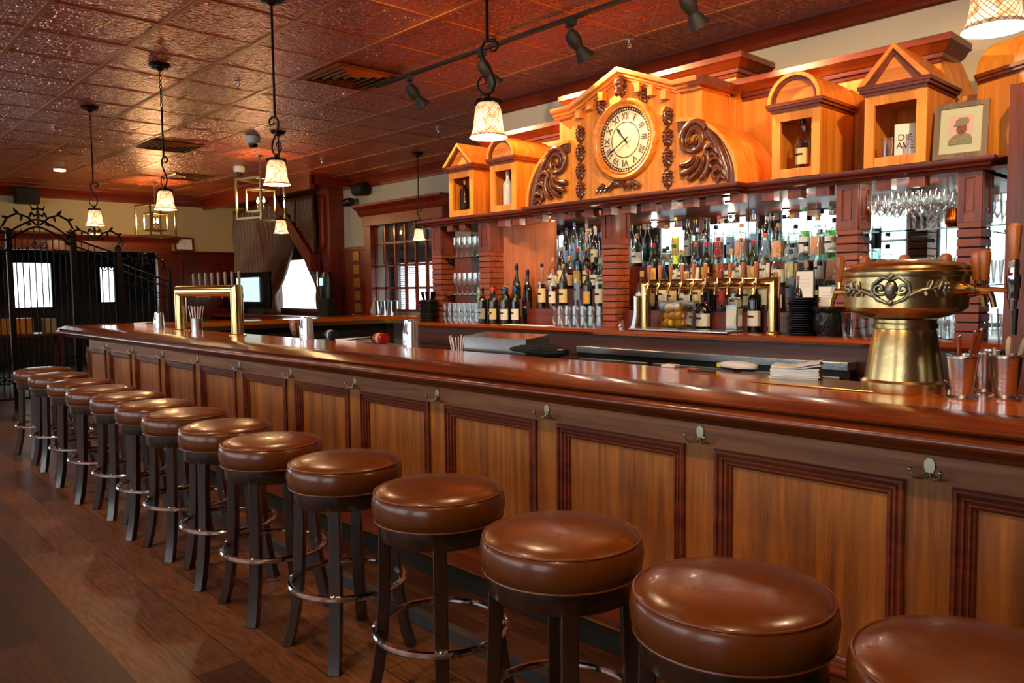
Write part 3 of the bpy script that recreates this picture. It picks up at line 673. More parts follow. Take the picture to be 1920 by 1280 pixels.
def scroll_mesh(s):
    """big carved volute with feathered leaves, fitted in a quarter circle"""
    g = MB(); D = -.02
    def tb(pts, r, k=8, y=D):
        # round the control points off before sweeping
        q = pts
        for _ in range(2):
            n_ = [q[0]]; 
            for a_, b_ in zip(q, q[1:]): n_ += [(a_[0]*.75+b_[0]*.25, a_[1]*.75+b_[1]*.25), (a_[0]*.25+b_[0]*.75, a_[1]*.25+b_[1]*.75)]
            q = n_+[q[-1]]
        if not isinstance(r, list): r = [r]*len(pts)
        rr = [r[min(len(r)-1, int(i/(len(q)-1)*(len(r)-1)))]*(1-(i/(len(q)-1)*(len(r)-1)) % 1)+r[min(len(r)-1, int(i/(len(q)-1)*(len(r)-1))+1)]*((i/(len(q)-1)*(len(r)-1)) % 1) for i in range(len(q))]
        g.tube([(p, y, z) for p, z in q], rr, k, flat=1)
    V = (.272, .262)
    g.tube([(p, D, q) for p, q in spiral(V[0], V[1], .098, .014, PI*.85, 2.0, 60, -1)], [.020*(1-.5*i/60) for i in range(61)], 10)
    g.tube([(p, D-.014, q) for p, q in spiral(V[0], V[1], .098, .016, PI*.85, 1.9, 56, -1)], [.006]*57, 6)
    tb([(.18, .30), (.145, .26), (.10, .18), (.062, .09), (.045, .0)], [.012, .018, .02, .017, .008])
    tb([(.20, .34), (.13, .29), (.075, .20), (.035, .10), (.022, .0)], [.006, .009, .010, .009, .005], y=D+.006)
    # feather leaves falling from below the volute
    for k, (p0, p1, p2) in enumerate((((.26, .165), (.285, .13), (.355, .118)), ((.235, .16), (.255, .10), (.345, .07)), ((.205, .16), (.215, .09), (.30, .035)), ((.175, .18), (.165, .10), (.215, .03)))):
        tb([p0, p1, p2, (p2[0]+.004, p2[1]+.014)], [.008, .017, .02, .008], y=D-.005*(k % 2))
        tb([(p0[0]-.006, p0[1]), (p1[0]-.006, p1[1]+.004), (p2[0]-.03, p2[1]+.004)], [.003, .005, .003], 6, y=D-.02)
    for k, (x_, z_) in enumerate(((.118, .185), (.085, .115), (.062, .055))):
        tb([(x_-.01, z_-.03), (x_+.02, z_+.02), (x_+.07, z_+.02), (x_+.08, z_-.02), (x_+.06, z_-.028)], [.010, .017, .016, .012, .005], y=D-.004)
        tb([(x_, z_-.04), (x_+.03, z_-.015), (x_+.055, z_-.035), (x_+.05, z_-.06)], [.008, .013, .012, .004])
        tb([(x_+.01, z_+.002), (x_+.04, z_+.018), (x_+.07, z_+.0)], [.003, .005, .003], 6, y=D-.02)
    return g
cc = thing('clock_case', 'gabled orange wooden clock case with carved leaves, crowning the back bar', 'clock case', (0, 0, 0))
fy = 3.84
gb = [(BCX-.42, CTZ), (BCX+.42, CTZ), (BCX+.42, 2.53), (BCX, 2.70), (BCX-.42, 2.53)]
MB().py(gb, fy, 4.2).build('gable_body', WO, cc, smooth=0)
for s_ in (-1, 1):
    MB().box(min(BCX+s_*.40, BCX+s_*.55), max(BCX+s_*.40, BCX+s_*.55), 3.86, 4.2, CTZ, 2.54).build('pilaster', WO, cc, smooth=0, bevel=.003)
# gable crown moulding following the front outline
outl = [(BCX-.56, 2.535), (BCX-.40, 2.535), (BCX, 2.695), (BCX+.40, 2.535), (BCX+.56, 2.535)]
prf = [(0, 0), (-.012, 0), (-.016, .012), (-.03, .016), (-.034, .028), (-.055, .036), (-.06, .05), (-.06, .062), (.3, .062), (.3, 0)]
vs = []; fs = []; K = len(prf)
for i, (x_, z_) in enumerate(outl):
    sc_ = 1.0 if i in (0, 4) else 1.04
    for d, u in prf: vs.append((x_, fy+d, z_+u*sc_))
for i in range(4):
    for q in range(K): q2 = (q+1) % K; fs.append((i*K+q, (i+1)*K+q, (i+1)*K+q2, i*K+q2))
fs += [tuple(range(K)), tuple(4*K+q for q in range(K))[::-1]]
MB().add(vs, fs).build('gable_cornice', WOX, cc, smooth=25)
MB().box(BCX+.5, BCX+.6, 3.79, 4.2, 2.55, 2.597).build('cornice_return', WM, cc, smooth=0)
for i in range(8):
    t_ = (i+.5)/4; s_ = -1 if i < 4 else 1; u = (i % 4+.5)/4.2
    if i % 4 == 0: continue
    x_ = BCX+s_*u*.40; z_ = 2.695-.16*u-.03
    MB().box(x_-.019, x_+.019, fy-.045, fy, z_-.022, z_+.03).build('dentil', WOX, cc, smooth=0)
lf = leaf_mesh(.105, .06)
for s_ in (-1, 1):
    for k in range(4):
        o = MB(); o.v = list(lf.v); o.f = list(lf.f); o.build('carved_leaf', WCV if s_ > 0 else MATS['backbar_light_wood'] if False else WCV, cc, loc=(BCX+s_*.34, fy, 2.45-.118*k))
    o = MB(); o.v = list(lf.v); o.f = list(lf.f); o.build('carved_leaf', WCV, cc, loc=(BCX+s_*.165, fy, 2.60))
MB().add(lf.v, lf.f).sphere((0, -.03, -.035), .028, 12, 8, 1.5).sphere((0, -.045, -.075), .02, 10, 8, 1.2).sphere((0, -.03, -.015), .034, 10, 8).build('carved_mask', WCV, cc, loc=(BCX, fy-.005, 2.68))
orn = MB()
for s_ in (-1, 1):
    orn.tube([(0, -.012, .03), (s_*.03, -.014, .045), (s_*.06, -.014, .02), (s_*.09, -.014, .01), (s_*.12, -.014, .035), (s_*.15, -.012, .02), (s_*.185, -.01, 0)], [.014, .013, .012, .012, .013, .010, .002], 8)
    for (cx_, cz_, r_) in ((.035, .022, .018), (.115, .018, .016)):
        orn.tube([(s_*x1, -.016, z1) for x1, z1 in spiral(cx_, cz_, r_, .003, 0, 1.3, 14)], .0055, 6)
    for q in range(4): orn.tube([(s_*(.05+q*.035), -.012, .01), (s_*(.06+q*.035), -.018, -.006), (s_*(.075+q*.035), -.01, -.016)], [.006, .008, .002], 6)
orn.sphere((0, -.012, .03), .022, 10, 8); orn.build('carved_scrollwork', WCV, cc, loc=(BCX-.03, fy, 2.035))
# round clock
ck = thing('wall_clock', 'round clock with cream dial and roman numerals showing ten forty', 'clock', (BCX+.03, fy, 2.325))
RO, RI = .245, .195
def ringy(prof, n=64):
    g = MB(); g.lathe(prof, n=n, caps=False); g.xf(Matrix.Rotation(R(90), 4, 'X')); return g
ringy([(RI, .012), (RI, .03), (RI+.008, .034), (RI+.014, .028), (RI+.022, .038), (RI+.036, .042), (RO-.006, .036), (RO, .022), (RO, 0)]).build('clock_rim', WOX, ck, smooth=50)
DIAL = plain('cream_dial', 'f4e2b8', .5); DKN = plain('dial_black', '3c2a1c', .5)
ringy([(0, .012), (RI, .012)]).build('dial', DIAL, ck)
ringy([(.172, .0125), (.194, .0125), (.194, .0135), (.172, .0135)]).build('minute_ring', DKN, ck)
ringy([(.103, .0125), (.108, .0125), (.108, .0135), (.103, .0135)]).build('inner_ring', DKN, ck)
mk = MB()
for k in range(60):
    a = 2*PI*k/60; mk.cbox((.183*math.cos(a), -.0145, .183*math.sin(a)), (.008, .002, .008))
mk.build('minute_dots', DIAL, ck, smooth=0)
for k, s_ in enumerate(['XII', 'I', 'II', 'III', 'IIII', 'V', 'VI', 'VII', 'VIII', 'IX', 'X', 'XI']):
    a = 2*PI*k/12; o = text('numeral', s_, .062, DKN, ck, (.139*math.sin(a), -.014, .139*math.cos(a)), (0, 0, 0))
    o.rotation_mode = 'QUATERNION'; o.rotation_quaternion = (Matrix.Rotation(a, 3, 'Y') @ Matrix.Rotation(R(90), 3, 'X')).to_quaternion(); o.scale = (.72 if len(s_) > 2 else .95, 1, 1)
def hand(a, L, wd, nm):
    g = MB().prism([(-.004, -.03), (.004, -.03), (wd*.3, L*.55), (wd, L*.72), (0, L), (-wd, L*.72), (-wd*.3, L*.55)], lambda p, q, t: (p*math.cos(a)+q*math.sin(a), t, -p*math.sin(a)+q*math.cos(a)), -.019, -.0165)
    g.build(nm, BLM, ck, smooth=0)
hand(R(320), .10, .011, 'hour_hand'); hand(R(240), .165, .006, 'minute_hand')
MB().sphere((0, -.018, 0), .008, 8, 6).build('hub', BLM, ck)

# ---- quarter-circle carved brackets beside the clock case
def bracket(name_lab, s, x_in):
    t = thing('carved_bracket', name_lab, 'bracket', (x_in, 3.80, CTZ), group=None)
    Rb = .40; arc = [(Rb*math.cos(a), Rb*math.sin(a)) for a in [PI/2*i/20 for i in range(21)]]
    arci = [((Rb-.02)*math.cos(a), (Rb-.02)*math.sin(a)) for a in [PI/2*i/20 for i in range(21)]]
    MB().py([(s*p, q) for p, q in arc]+[(s*p, q) for p, q in arci[::-1]], 0, .42).build('curved_side', WO, t, smooth=40)
    MB().py([(0, 0)]+[(s*p, q) for p, q in arci], .03, .06).build('back_panel', WO, t, smooth=0)
    a2 = [((Rb-.075)*math.cos(a), (Rb-.075)*math.sin(a)) for a in [PI/2*i/20 for i in range(21)]]
    MB().py([(s*p*.999, q*.999) for p, q in arci]+[(s*p, q) for p, q in a2[::-1]], .012, .03).build('rim_moulding', WCV, t, smooth=40)
    g = scroll_mesh(1)
    # the mesh is drawn with the volute near (.27,.27); mirror it so that the volute sits at the inner top corner
    g.v = [(s*(.385-v[0])*.98, v[1]+.03, v[2]*1.0+.01) for v in g.v]
    g.build('carved_scroll', WCV, t, smooth=60)
    return t
bracket('quarter-round carved scroll bracket left of the clock', -1, BCX-.42)
bracket('quarter-round carved scroll bracket right of the clock', 1, BCX+.42)

# ---- display niches
def niche(kind, cx, wroof, wbody, lab, loc=None, rz=0, back=None):
    t = thing('display_niche', lab, 'display niche', loc or (cx, 3.86, CTZ), rz)
    h = .34; D = .38 if loc is None else .3; b = wbody/2; o = .045
    g = MB().box(-b, -b+o, 0, .02, 0, h).box(b-o, b, 0, .02, 0, h).box(-b+o, b-o, 0.001, .019, 0, o).box(-b+o, b-o, 0.001, .019, h-.05, h)
    g.build('front_frame', WO if kind == 'gable' or cx < -3 else WDX if False else WO, t, smooth=0, bevel=.002)
    MB().box(-b+.001, -b+.012, .02, D, 0, h).box(b-.012, b-.001, .02, D, 0, h).box(-b+.012, b-.012, D-.01, D, 0, h).box(-b+.012, b-.012, .02, D-.01, 0, .03).box(-b+.012, b-.012, .02, D-.01, h-.02, h).build('box', WO, t, smooth=0)
    r = wroof/2
    MB().box(-r+.02, r-.02, -.012, D, h-.002, h+.012).box(-r+.008, r-.008, -.024, D, h+.012, h+.026).box(-r, r, -.03, D, h+.026, h+.042).build('entablature', WM, t, smooth=0)
    z0 = h+.042
    if kind == 'gable':
        H = .175 if cx > -3 else .165
        out = [(-r, z0), (r, z0), (0, z0+H)]; inn = [(-r+.07, z0+.0), (r-.07, z0+.0), (0, z0+H-.05)]
        mid = [(-r+.035, z0), (r-.035, z0), (0, z0+H-.025)]
        def band(a_, b_, y0, y1, m_):
            g = MB()
            for i, j in ((1, 2), (2, 0)):
                g.prism([a_[i], a_[j], b_[j], b_[i]], lambda p, q, u: (p, u, q), y0, y1)
            return g.build('roof_moulding', m_, t, smooth=0)
        band(out, mid, -.035, D, WOX); band(mid, inn, -.02, .05, WM)
        MB().py(inn, -.008, .02).build('tympanum', WOX, t, smooth=0)
    else:
        n = 20; A = [PI*i/n for i in range(n+1)]; rr = r-.012
        def band(r1, r0, y0, y1, m_):
            MB().py([(r1*math.cos(a), z0+r1*math.sin(a)) for a in A]+[(r0*math.cos(a), z0+r0*math.sin(a)) for a in A[::-1]], y0, y1).build('arch_moulding', m_, t, smooth=40)
        band(rr, rr-.018, -.03, D, WO); band(rr-.018, rr-.034, -.018, .05, WM)
        MB().py([((rr-.034)*math.cos(a), z0+(rr-.034)*math.sin(a)) for a in A], -.004, .02).build('tympanum', WOX, t, smooth=0)
    return t
niche('gable', -4.69, .36, .29, 'gable-roofed wooden display niche holding a square bottle, leftmost on the cornice')
niche('arch', -4.215, .31, .27, 'arched wooden display niche holding a white bottle, left of the clock')
niche('arch', -1.99, .31, .26, 'arched wooden display niche holding a whiskey bottle, right of the clock')
niche('gable', -1.50, .33, .28, 'gable-roofed wooden display niche holding tumblers and a carton')
niche('arch', -.9, .33, .29, 'arched display niche turned sideways at the right end above the dark post', loc=(-.86, 3.97, CTZ-.01), rz=R(62))
post = MB().box(-1.0, -.90, 3.74, 3.94, 0, 2.24).build('wooden_post', WD, smooth=0, bevel=.004); tag(post, 'plain dark wooden post at the right end of the back bar', 'post')
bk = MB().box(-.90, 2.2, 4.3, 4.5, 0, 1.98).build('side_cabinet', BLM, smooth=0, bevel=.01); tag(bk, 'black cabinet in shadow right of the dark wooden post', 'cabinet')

# ================================================================== CEILING FITTINGS
def make_pendant(chain, lab):
    """local origin at the ceiling; shade rim at z = -1.06"""
    t = thing('pendant_lamp', lab, 'pendant lamp', group='bell-shaped pendant lamps over the bar')
    MB().lathe([(0, 0), (.075, 0), (.078, -.012), (.06, -.022), (.058, -.03), (.03, -.034), (.012, -.05), (0, -.05)], n=24).build('canopy', IR, t)
    zt = -.05
    if chain:
        for k in range(8):
            z = -.06-k*.032; g = MB(); a = PI/2*(k % 2)
            g.tube([(math.cos(a)*.008*math.cos(q), math.sin(a)*.008*math.cos(q), z+.02*math.sin(q)-.008) for q in [2*PI*i/12 for i in range(12)]], .0026, 5, closed=True)
            g.build('chain_link', IR, t)
        zt = -.31
    MB().tube([(0, 0, zt), (0, 0, -.68)], .007, 8).build('rod', IR, t)
    pts = []
    for i in range(15): a = PI*.5-PI*1.55*i/14; r_ = .03-.018*(1-i/14)**2*0; pts.append((.022+(.026*(.35+.65*(1-i/14)))*math.cos(a)*1, 0, -.70+.026*(.35+.65*(1-i/14))*math.sin(a)))
    up = [(p[0]-.0, 0, p[2]) for p in pts[::-1]]
    S = up+[(-.005, 0, -.672), (-.024, 0, -.70), (-.022, 0, -.73), (-.002, 0, -.77), (.022, 0, -.81), (.03, 0, -.845), (.02, 0, -.875), (0, 0, -.888), (-.022, 0, -.882), (-.04, 0, -.86), (-.04, 0, -.83), (-.022, 0, -.813), (-.008, 0, -.82), (-.006, 0, -.835), (-.014, 0, -.842)]
    n_ = len(S); MB().tube(S, [.003+.0032*math.sin(PI*min(1, i/n_*1.05)) for i in range(n_)], 8).build('scroll', IR, t)
    g = MB().lathe([(0, -.878), (.009, -.885), (.012, -.9), (.03, -.908), (.042, -.916), (.036, -.922), (0, -.922)], n=24)
    for k in range(8):
        a = PI/4*k; g.tube([(.03*math.cos(a), .03*math.sin(a), -.911), (.05*math.cos(a), .05*math.sin(a), -.915), (.056*math.cos(a), .056*math.sin(a), -.924)], [.008, .007, .003], 6)
    g.build('shade_cap', IR, t)
    prof = [(.028, -.918), (.040, -.922), (.049, -.934), (.054, -.955), (.057, -.98), (.060, -1.01), (.064, -1.03), (.070, -1.045), (.078, -1.058)]
    sh = MB().lathe(prof, n=40, caps=False).build('lamp_shade', SH, t, smooth=80)
    MB().lathe([(.077, -1.0585), (.070, -1.053), (.066, -1.047)], n=40, caps=False).build('shade_lining', SHI, sh, smooth=80)
    MB().sphere((0, 0, -.97), .018, 12, 8, 1.3).build('bulb', BULB, t)
    return t
PEND = [(-.667, 2.35, 0, 'pendant lamp with mosaic bell shade, cut off at the top right corner'),
        (-2.43, 2.15, 0, 'pendant lamp with mosaic bell shade hanging before the back bar, left of the clock'),
        (-4.28, 2.15, 0, 'pendant lamp with mosaic bell shade on a long rod, in front of the near lantern'),
        (-6.06, 2.15, 1, 'chain-hung pendant lamp with mosaic bell shade, in front of the far lantern'),
        (-7.83, 2.15, 1, 'chain-hung pendant lamp with mosaic bell shade, leftmost, above the bar corner'),
        (-7.80, 3.95, 0, 'small distant pendant lamp with mosaic shade in front of the dark curtain'),
        (-7.93, 5.85, 0, 'small distant pendant lamp with mosaic shade in front of the many-paned window')]
pr_ = {0: make_pendant(False, 'p'), 1: make_pendant(True, 'p')}
for q in pr_.values(): index_kids(q)
used = set()
for i, (x, y, ch_, lab) in enumerate(PEND):
    place(pr_[ch_], ch_ not in used, (x, y, CEIL), rz=R((20, 35, 200, 15, 50, 60, 10)[i]), label=lab, scale=(1, 1, .958 if i == 0 else 1)); used.add(ch_)
    lamp('pendant_bulb', 'POINT', (x, y, CEIL-1.03), 11, WARM, .02)

def track():
    t = thing('track_rail', 'black ceiling track rail running along the bar', 'track light rail', (0, 0, 0))
    MB().box(-5.42, -1.2, 3.585, 3.62, 3.045, 3.065).build('rail', BLM, t, smooth=0)
    for x in (-5.2, -4.0, -2.8, -1.6): MB().box(x-.01, x+.01, 3.59, 3.61, 3.065, CEIL-.004).build('standoff', BLM, t, smooth=0)
track()
def head():
    t = thing('track_spotlight', 'spot', 'spotlight', group='black spotlights on the ceiling track')
    MB().box(-.03, .03, -.016, .016, -.03, 0).box(-.008, .008, -.008, .008, -.07, -.03).build('adapter', BLM, t, smooth=0, bevel=.003)
    g = MB().lathe([(0, .035), (.024, .03), (.033, .01), (.034, -.02), (.025, -.045), (.022, -.055), (.03, -.075), (.044, -.105), (.046, -.115), (.04, -.11), (.02, -.08), (0, -.075)], n=24)
    g.xf(Matrix.Translation((0, .01, -.08)) @ Matrix.Rotation(R(38), 4, 'X'))
    g.build('lamp_head', BLM, t)
    return t
hd = head(); index_kids(hd)
HEADS = [(P(768, 150, 1, 3.6).x, 'leftmost'), (P(903, 104, 1, 3.6).x, 'second from the left'), (P(1070, 48, 1, 3.6).x, 'third from the left, above the clock gable'), (P(1285, -8, 1, 3.6).x, 'fourth, cut off by the top picture edge')]
TG = [(-4.5, 2.2), (-3.5, 2.25), (-2.5, 2.3), (-1.6, 2.25)]
for k, (x, lb) in enumerate(HEADS):
    place(hd, k == 0, (x, 3.602, 3.045), rz=R((-25, -20, -20, -10)[k]), scale=1.3, label='black track spotlight, %s' % lb)
    lamp('track_spot', 'SPOT', (x+.01, 3.69, 2.84), 80, (1, .6, .28), .012, (TG[k][0], 4.1, TG[k][1]), 95, .8)

def vent(cx, cy, s, lab):
    t = thing('ceiling_vent', lab, 'air vent', (cx, cy, CEIL-.004))
    for k in range(5):
        a = s*(1-.2*k); b_ = a-s*(.09 if k == 0 else .05); g = MB(); z0, z1 = -.012-(.012 if k == 0 else .02)*0, -.002
        q = [(a, -.001), (b_, -.014), (b_-.003, -.013), (a-.003, .0)]
        vs = []; fs = []
        for (sx, sy) in ((-1, -1), (1, -1), (1, 1), (-1, 1)):
            for o, z in (((a), -.006), ((b_), -.022), ((b_-.003), -.02), ((a-.006), -.003)): vs.append((sx*o, sy*o, z))
        for i in range(4):
            j = (i+1) % 4
            for p_ in range(4): fs.append((i*4+p_, j*4+p_, j*4+(p_+1) % 4, i*4+(p_+1) % 4))
        g.add(vs, fs); g.build('louvre_ring' if k else 'frame', plain('vent_bronze', '9a5c24', .4, .3) if 'vent_bronze' not in MATS else MATS['vent_bronze'], t, smooth=0)
    MB().box(-s*.95, s*.95, -s*.95, s*.95, -.0015, 0).build('duct_shade_sheet', BLM, t, smooth=0)  # flat black sheet paints in the shade of the duct behind the louvres
vent(-5.42, 3.38, .29, 'square louvred ceiling vent at the left end of the track rail')
vent(-9.3, 3.38, .29, 'square louvred ceiling vent above the far pendant lamps')
vent(-11.6, 4.45, .29, 'distant ceiling vent above the far brass lantern')
def dome(x, y, z, rz, lab, wall=None):
    t = thing('dome_camera', lab, 'security camera', (x, y, z))
    MB().lathe([(0, 0), (.075, 0), (.075, -.05), (.066, -.075), (.055, -.08), (0, -.08)], n=24).build('housing', WHP, t)
    MB().lathe([(.05, -.08), (.048, -.10), (.035, -.12), (0, -.13)], n=20).build('dome', BL, t)
q = P(474, 256, 2, CEIL-.005); dome(q.x, q.y, CEIL-.004, 0, 'white dome camera with black lens, higher of the two on the ceiling')
q = P(448, 312, 2, CEIL-.005); dome(q.x, q.y, CEIL-.004, 0, 'white dome camera further back above the near lantern')
spr = thing('fire_sprinkler', 'sprinkler', 'sprinkler', group='chrome ceiling sprinklers')
MB().lathe([(0, 0), (.03, 0), (.03, -.006), (.01, -.01), (.008, -.03), (0, -.03)], n=14).tube([(-.01, 0, -.02), (-.014, 0, -.04), (0, 0, -.055), (.014, 0, -.04), (.01, 0, -.02)], .003, 6).lathe([(0, -.055), (.015, -.055), (.015, -.058), (0, -.058)], n=12).build('sprinkler_head', CH, spr)
index_kids(spr)
for k, (px, py, lb) in enumerate(((447, 150, 'left of the square vent'), (822, 243, 'between the two right pendant lamps'), (604, 300, 'above the curtain recess'), (1180, 72, 'above the clock gable'), (102, 240, 'left of the leftmost pendant lamp'))):
    q = P(px, py, 2, CEIL-.005); place(spr, k == 0, (q.x, q.y, CEIL-.004), label='small chrome ceiling sprinkler %s' % lb)
q = P(112, 320, 2, CEIL-.005); rl = MB().lathe([(0, -.002), (.055, -.002), (.07, -.004), (.072, 0), (0, 0)], n=24).build('recessed_ceiling_light', PUCK, loc=(q.x, q.y, CEIL-.004)); tag(rl, 'lit round recessed light in the ceiling at far left', 'ceiling light')

def lantern(x, y, zt, zb, w_, rz, lab, sub):
    t = thing('lantern', lab, 'lantern', (x, y, 0), rz)
    def cage(a, z0, z1, r_, nm, m_):
        g = MB()
        for sx, sy in ((-1, -1), (1, -1), (1, 1), (-1, 1)): g.box(sx*a-r_, sx*a+r_, sy*a-r_, sy*a+r_, z0, z1)
        for z in (z0, z1):
            for s_ in (-1, 1): g.box(-a, a, s_*a-r_, s_*a+r_, z-r_, z+r_); g.box(s_*a-r_, s_*a+r_, -a, a, z-r_, z+r_)
        return g.build(nm, m_, t, smooth=0)
    cage(w_/2, zb, zt, .011, 'outer_cage', BR2); cage(w_*.3, zb+.09, zt-.12, .009, 'inner_cage', BR2)
    MB().cbox((0, 0, zb+.09), (w_*.6, w_*.6, .02)).build('candle_plate', BR2, t, smooth=0)
    g = MB().tube([(-w_/2, -w_/2, zt), (0, 0, zt+.03), (w_/2, w_/2, zt)], .007, 6).tube([(-w_/2, w_/2, zt), (0, 0, zt+.03), (w_/2, -w_/2, zt)], .007, 6); g.build('top_bars', BR2, t)
    k = 0; z = zt+.05
    g = MB()
    while z < CEIL-.03:
        a = PI/2*(k % 2); g.tube([(math.cos(a)*.010*math.cos(q), math.sin(a)*.010*math.cos(q), z+.024*math.sin(q)) for q in [2*PI*i/10 for i in range(10)]], .003, 5, closed=True); z += .036; k += 1
    g.lathe([(0, CEIL-.03), (.05, CEIL-.02), (.055, CEIL-.001), (0, CEIL-.001)], n=20); g.build('chain', BR2, t)
    for s_ in (-1, 1):
        cdl = MB().lathe([(0, zb+.1), (.016, zb+.1), (.011, zb+.13), (.011, zb+.19), (.014, zb+.195), (0, zb+.195)], (s_*.05, 0, 0), 12).build('candle', BR, t)
        MB().lathe([(0, zb+.195), (.012, zb+.205), (.016, zb+.225), (.009, zb+.255), (0, zb+.275)], (s_*.05, 0, 0), 12).build('flame_bulb', BULB, cdl)
    lamp('lantern_bulb', 'POINT', (x, y, zb+.24), sub, (1, .62, .26), .05)
lantern(-9.3, 4.45, 2.80, 2.32, .40, R(20), 'brass cage lantern with two candle bulbs, nearer one before the curtain', 28)
lantern(-12.5, 4.28, 2.74, 2.28, .40, R(12), 'brass cage lantern with two candle bulbs, farther one by the cream wall', 45)

# ================================================================== BOTTLES AND GLASSES
CAPS = {'red': plain('cap_red', 'c02418', .4), 'black': BL, 'gold': plain('cap_gold', 'c79a3c', .3, .6), 'white': plain('cap_white', 'e4e0d4', .5), 'blue': plain('cap_blue', '1e4c9a', .4),
        'green': plain('cap_green', '1d6a34', .4), 'cork': plain('cap_cork', 'b98a54', .7), 'silver': STD, 'orange': plain('cap_orange', 'd8621c', .4)}
LABS = {'white': plain('label_white', 'dfdcd0', .6), 'cream': plain('label_cream', 'd9c690', .6), 'black': plain('label_black', '1a1716', .5), 'red': plain('label_red', '9a2418', .5),
        'blue': plain('label_blue', '7088a4', .5), 'grey': plain('label_grey', '8e908c', .6), 'yellow': plain('label_yellow', 'd8a848', .6), 'peach': plain('label_peach', 'dc9a70', .6), 'tan': plain('label_tan', 'a8845c', .6)}
DRK = {'dark brown': plain('brown_bottle', '1c0d06', .08, coat=.6), 'dark green': plain('green_bottle', '141f0e', .08, coat=.6), 'black': plain('black_bottle', '0a090a', .08, coat=.6), 'white': plain('white_bottle', 'cfd2d0', .2, coat=.5), 'grey stoneware': plain('grey_bottle', '74787a', .35), 'leather-brown boxed': plain('brown_box', '4a352c', .6)}
LIQ = {'clear': CLQ, 'amber': AMB, 'pale amber': AMBL, 'green': GRNG, 'yellow': YEL}
SHAPES = {
 'long-necked': dict(prof=[(.0, 0), (.034, 0), (.037, .006), (.037, .17), (.033, .192), (.018, .215), (.0135, .235), (.0135, .285)], fill=.16, lab=(.04, .13), cap=.285, n=20),
 'squat': dict(prof=[(.0, 0), (.044, 0), (.048, .008), (.048, .11), (.042, .14), (.02, .165), (.015, .175), (.015, .215)], fill=.11, lab=(.025, .10), cap=.215, n=20),
 'square': dict(prof=[(.0, 0), (.045, 0), (.05, .005), (.05, .165), (.044, .18), (.016, .19), (.0145, .2), (.0145, .235)], fill=.14, lab=(.03, .13), cap=.235, n=4),
 'slim': dict(prof=[(.0, 0), (.028, 0), (.031, .006), (.030, .2), (.024, .23), (.013, .25), (.012, .26), (.012, .305)], fill=.18, lab=(.06, .17), cap=.305, n=18),
 'flared decanter': dict(prof=[(.0, 0), (.05, 0), (.052, .01), (.048, .06), (.033, .12), (.018, .17), (.014, .19), (.014, .245), (.018, .25)], fill=.09, lab=(.02, .075), cap=.25, n=20),
 'wine': dict(prof=[(.0, 0), (.036, 0), (.038, .005), (.038, .175), (.036, .195), (.018, .22), (.014, .235), (.014, .295)], fill=.17, lab=(.035, .12), cap=.28, n=22),
}
LEVEL_MESH = {}
def cut(prof, z):
    out = []
    for i, (r, zz) in enumerate(prof):
        if zz <= z: out.append((max(0, r-.003), zz+.003 if i < 2 else zz))
        else: out += [(out[-1][0], z), (0, z)]; break
    return out
PROTO = {}
def bottle(shape, glass, cap, lab):
    key = (shape, glass, cap, lab)
    if key in PROTO: return PROTO[key], False
    S = SHAPES[shape]; t = thing('bottle', 'bottle', 'bottle'); n = S['n']; a0 = PI/4 if n == 4 else 0
    body = MB().lathe(S['prof'], n=n, a0=a0, a1=a0+2*PI).build('glass_body', DRK.get(glass, GL), t, smooth=40 if n > 4 else 30, bevel=.004 if n == 4 else 0)
    if glass not in DRK:
        MB().lathe(cut(S['prof'], S['fill']), n=n, a0=a0, a1=a0+2*PI).build('drink', LIQ[glass], body, smooth=40)
    r = S['prof'][-1][0]+.002; z = S['cap']
    MB().lathe([(r*.95, z-.018), (r, z-.016), (r, z+.004 if shape != 'squat' else z+.012), (r*.8, z+.007 if shape != 'squat' else z+.016), (0, z+.008 if shape != 'squat' else z+.017)], n=14).build('cap', CAPS[cap], t)
    if lab:
        rr = S['prof'][2][0]+.0012; z0, z1 = S['lab']
        if n == 4:
            h = rr*math.cos(PI/4); MB().box(-h*.85, h*.85, -h-.0015, -h, z0, z1).box(h, h+.0015, -h*.8, h*.8, z0, z1).build('label', LABS[lab], t, smooth=0)
        else:
            def rad(z):
                for (r1, z1_), (r2, z2) in zip(S['prof'], S['prof'][1:]):
                    if z1_ <= z <= z2 and z2 > z1_: return r1+(r2-r1)*(z-z1_)/(z2-z1_)+.0012
                return rr
            MB().lathe([(rad(z0), z0), (rad((z0+z1)/2), (z0+z1)/2), (rad(z1), z1)], n=16, a0=R(-170), a1=R(20), caps=False).build('label', LABS[lab], t, smooth=80)
            if (len(lab)+len(shape)) % 2 == 0 or shape == 'wine':
                zz = z0+(z1-z0)*.55; MB().lathe([(rad(zz)+.0008, zz), (rad(zz)+.0008, zz+.012)], n=10, a0=R(-120), a1=R(-40), caps=False).build('label_mark', LABS['black' if lab != 'black' else 'cream'], t, smooth=80)
    bpy.context.view_layer.update(); index_kids(t)
    PROTO[key] = t; return t, True
def put_bottle(spec, loc, lab, group, rz=0, sc_=1.0):
    t, first = bottle(*spec); return place(t, first, loc, rz=rz, label=lab, group=group, scale=sc_)
